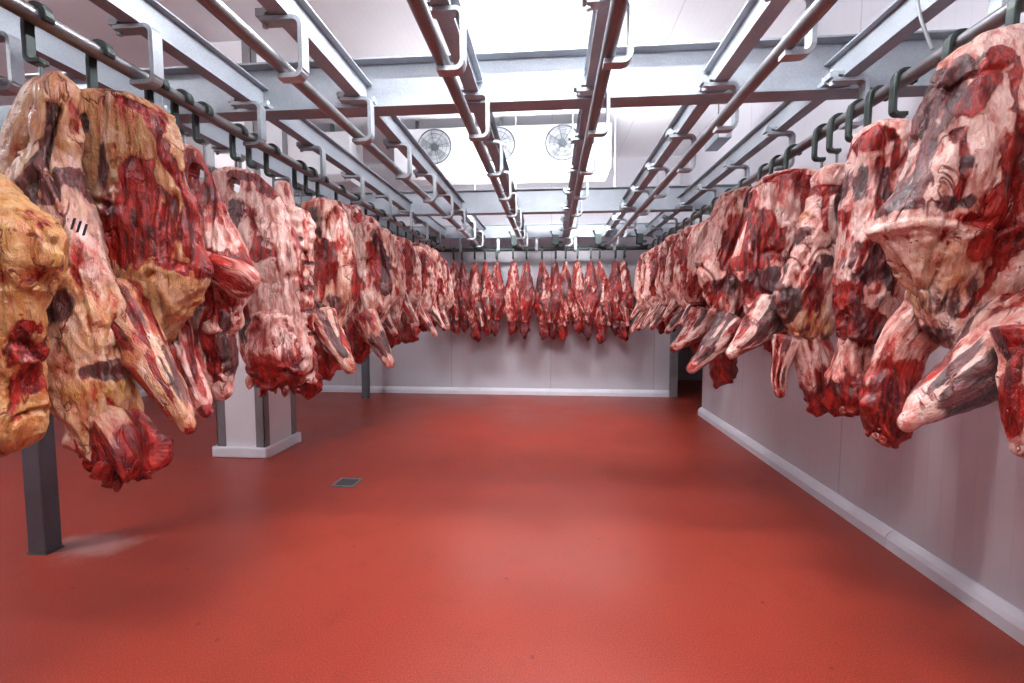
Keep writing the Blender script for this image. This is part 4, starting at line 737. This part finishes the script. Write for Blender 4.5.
# repeated pieces further back; aisle lies on +X in these tables
def rs(top, pts): return [(c, top-z, a, b) for c, z, a, b in pts]
PROTO = []
def proto(seed, rows, lofts, patches, kw, nm='beef_forequarter'):
    if nm == 'beef_forequarter': rows = [(a_, b_, c_, d_*.66) for a_, b_, c_, d_ in rows]
    PROTO.append((nm, make_piece(nm, (0, 0, 0), rows, lofts, patches, kw, seed, None, None, None, hi=False), rows))
def fore(seed, w=.27, L_=.95, red=.3, yel=.15, pur=.12, pat=()):
    t0 = -.14
    rows = [(.0,t0,.09,.05),(.01,t0-.03,.16,.08),(.02,t0-.10,.22,.10),(.02,t0-.25,w*.95,.11),(.03,t0-.45,w,.12),(.05,t0-.62,w*.97,.12),(.05,t0-.75,w*.8,.11),(.02,t0-.87,w*.5,.09),(0,t0-L_,.08,.06)]
    lofts = [('shank', [(.05,-.05,-.80,.085,.065),(.14,-.08,-.96,.07,.06),(.25,-.11,-1.11,.046,.045),(.325,-.13,-1.22,.032,.03)]),
             ('neck', [(-.05,.03,-.88,.10,.08),(-.07,.03,-1.02,.085,.07),(-.06,.03,-1.14,.075,.06),(-.05,.03,-1.24,.03,.03)])]
    proto(seed, rows, lofts, pat, dict(base=(red, yel, pur)))
fore(701, pat=[('E',.14,-.45,.10,.2,'R',.9),('E',-.05,-.6,.12,.1,'B',.5),('E',.05,-.25,.12,.08,'R',-.2)], red=.34)
fore(702, w=.25, red=.3, yel=.3, pat=[('E',.02,-.4,.14,.16,'R',.8),('E',.2,-.65,.08,.1,'R',.8)])
fore(703, w=.29, red=.26, yel=.1, pur=.2, pat=[('E',.2,-.5,.07,.3,'R',.9),('E',0,-.75,.12,.1,'B',.6),('E',-.1,-.35,.06,.12,'R',.9)])
def ribside(seed, red, yel, pur, pat=()):
    t0 = -.13
    rows = [(.0,t0,.06,.05),(.02,t0-.04,.13,.07),(.04,t0-.15,.19,.08),(.08,t0-.35,.20,.09),(.10,t0-.6,.18,.09),(.09,t0-.8,.15,.09),(.08,t0-.95,.12,.09),(.08,t0-1.02,.09,.07)]
    lofts = [('neck', [(.08,0,-1.02,.12,.09),(.09,0,-1.12,.11,.085),(.10,0,-1.21,.10,.08),(.11,0,-1.30,.035,.03)])]
    proto(seed, rows, lofts, pat, dict(base=(red, yel, pur), ribs=.7))
ribside(711, .26, .12, .22, [('E',.15,-.5,.05,.3,'R',.6),('E',.05,-.3,.06,.05,'R',.9)])
ribside(712, .38, .1, .15, [('E',.0,-.7,.1,.2,'R',.6)])
# slim legs of the back row, hung by the narrow top
def leg(seed, w, red, pur, lean=0., ln=1.15, pat=(), fork=True):
    t0 = -.19
    rows = [(.0,t0,.035,.035),(.0,t0-.06,.05,.045),(.005,t0-.2,.075,.07),(.01+lean*.3,t0-.4,w*.8,.10),(.01+lean*.6,t0-.6,w,.13),(lean,t0-.78,w*.9,.12),(lean,t0-.92,w*.7,.10),(lean*1.1,t0-ln+.1,.05,.05)]
    lofts = [('neck', [(lean,0,t0-.85,.09,.08),(lean*1.1,0,t0-1.0,.075,.07),(lean*1.2,0,t0-ln,.065,.06),(lean*1.2,0,t0-ln-.08,.025,.025)])]
    if fork: lofts.append(('shank', [(lean,-.08,t0-.62,.07,.06),(lean+.06,-.13,t0-.80,.055,.05),(lean+.09,-.15,t0-.98,.03,.03)]))
    proto(seed, rows, lofts, pat, dict(base=(red, .12, pur)), 'beef_hindquarter')
leg(721, .15, .60, .36, .01, fork=True, pat=[('E',0,-.5,.05,.2,'R',-.35)])
leg(722, .135, .72, .5, -.03, 1.10, fork=False)
leg(723, .165, .62, .34, .04, 1.2, fork=True, pat=[('E',.03,-.8,.05,.15,'R',-.3),('E',-.04,-.6,.06,.2,'B',.5)])

def copy_tree(o, parent=None):
    c = o.copy(); COL.objects.link(c)
    if parent is not None: c.parent = parent
    for ch in list(o.children): copy_tree(ch, c)
    return c
used = set()
def place(k, loc, rz, label, group, sc=1.0):
    nm, o, rows = PROTO[k]
    if k not in used: used.add(k); r = o
    else: r = copy_tree(o)
    r.location = loc; r.rotation_euler = (0, 0, rz); r.scale = (sc, sc, sc)
    tag(r, label, 'hanging beef', group)
    return loc[2] + rows[0][1]*sc
ORD = ['first','second','third','fourth','fifth','sixth','seventh','eighth','ninth','tenth','eleventh','twelfth','thirteenth','fourteenth','fifteenth','sixteenth','seventeenth','eighteenth','nineteenth','twentieth','twenty-first','twenty-second']
rng = random.Random(5)
DESC = ['red flanked forequarter', 'creamy red forequarter', 'pale striped forequarter', 'ribbed beef side', 'reddish ribbed beef side']
seqL = [3, 0, 3, 1, 4, 2, 3, 0, 4, 1, 3, 2]
for i in range(12):
    y = 3.47 + .31*i
    k = seqL[i]; n_ = ORD[8+i]
    lab = '%s, %s from the camera in the left row' % (DESC[k], n_)
    z = place(k, (XL_+rng.uniform(-.02,.02), y, 2.5+rng.uniform(-.06,.03)), rng.uniform(-.5,.15), lab, 'beef quarters on the left rail', rng.uniform(.88,1.05))
    HOOKS.append((XL_, y, z, 'black steel hook carrying the %s piece from the camera in the left row' % n_))
seqR = [0, 2, 1, 0, 2, 0, 1, 2, 0, 1, 2]
for i in range(11):
    y = 3.86 + .31*i
    k = seqR[i]; n_ = ORD[7+i]
    lab = '%s, %s from the camera in the right row' % (DESC[k], n_)
    z = place(k, (XR_+rng.uniform(-.02,.02), y, 2.5+rng.uniform(-.06,.03)), PI+rng.uniform(-.15,.45), lab, 'beef quarters on the right rail', rng.uniform(.88,1.05))
    HOOKS.append((XR_, y, z, 'black steel hook carrying the %s piece from the camera in the right row' % n_))
BX = [-1.60,-1.46,-1.25,-1.08,-.89,-.62,-.40,-.15,.07,.23,.42,.63,.77,1.02,1.16]
seqB = [5,6,5,7,6,5,6,7,6,7,5,6,7,6,5]
LD = {5: 'pale streaked beef leg', 6: 'slim dark red beef leg', 7: 'stout beef leg with forked shank'}
for i, x in enumerate(BX):
    k = seqB[i]; n_ = ORD[i]
    z = place(k, (x, YR, 2.5), rng.uniform(-.5,.5)+(PI if i % 4 == 1 else 0), '%s, %s from the left in the back row' % (LD[k], n_), 'beef legs on the back rail', rng.uniform(.95,1.06))
    HOOKS.append((x, YR, z, 'black steel hook above the %s beef leg from the left in the back row' % n_))
for k, (nm, o, rows) in enumerate(PROTO):
    if k not in used:
        for ch in list(o.children): bpy.data.objects.remove(ch)
        bpy.data.objects.remove(o)

# ------------------------------------------------------------------ hooks
hp = arc(0, 0, .039, -25, 170, 9) + [(-.042, -.03), (-.042, -.120)] + arc(-.022, -.126, .020, 180, 270, 4) + [(.014, -.146)]
strap_me = MB().sweep_xz(hp, .034, .019)
pin_me = MB().ball((0, 0, -.150), .015).tube([(0,0,-.15),(0,0,-.262),(.004,0,-.285),(.02,0,-.30),(.036,0,-.29),(.042,0,-.27)], .007, 8)
so = strap_me.build('strap', M['black'], None, bevel=.004); po = pin_me.build('swivel_pin', M['pin'], None, smooth=True)
def hook(x, y, label, group, rz=0, first=[True]):
    h = empty('meat_hook', (x, y, 2.5), rz, label, 'hook', group)
    for src in (so, po):
        c = src if first[0] else src.copy()
        if not first[0]: COL.objects.link(c)
        c.parent = h
    first[0] = False
    return h
for x, y, z, lab in HOOKS:
    back = abs(y-YR) < .01
    g = 'hooks on the back rail' if back else 'hooks on the %s rail' % ('left' if x < 0 else 'right')
    hook(x, y, lab, g, PI/2 if back else 0)
# spare hooks hanging empty between the pieces
for x, y, lab in ((XL_, 2.12, 'empty black hook on the left rail before the pale lilac rib side'),
                  (XL_, 2.66, 'empty black hook on the left rail after the narrow ribbed side'), (XL_, 3.30, 'empty black hook on the left rail after the eighth piece'),
                  (XR_, 1.93, 'empty black hook on the right rail just behind the largest forequarter'), (XR_, 2.36, 'empty black hook on the right rail behind the tall narrow hindquarter'),
                  (XR_, 2.66, 'empty black hook on the right rail before the bright red and white forequarter'), (XR_, 3.32, 'empty black hook on the right rail after the sixth piece')):
    hook(x, y, lab, 'empty hooks between the beef')

# ------------------------------------------------------------------ camera, world, view
cam = bpy.data.cameras.new('camera'); co = bpy.data.objects.new('camera', cam); COL.objects.link(co)
cam.sensor_width = 36; cam.lens = 36*460/1024; cam.clip_start = .02
yaw = math.atan(39/460); pit = math.atan(30.5/460)
co.location = (0, 0, 1.5); co.rotation_euler = (PI/2-pit, 0, yaw)
S.camera = co
w = bpy.data.worlds.new('world'); S.world = w; w.use_nodes = True
w.node_tree.nodes['Background'].inputs[0].default_value = (.5, .5, .55, 1)
w.node_tree.nodes['Background'].inputs[1].default_value = .05
S.view_settings.view_transform = 'Standard'; S.view_settings.look = 'None'
S.view_settings.gamma = 1; S.view_settings.use_curve_mapping = False
S.view_settings.exposure = 0.12
S.cycles.max_bounces = 7; S.cycles.diffuse_bounces = 3; S.cycles.glossy_bounces = 3
S.cycles.use_denoising = True
S.cycles.sample_clamp_indirect = 6
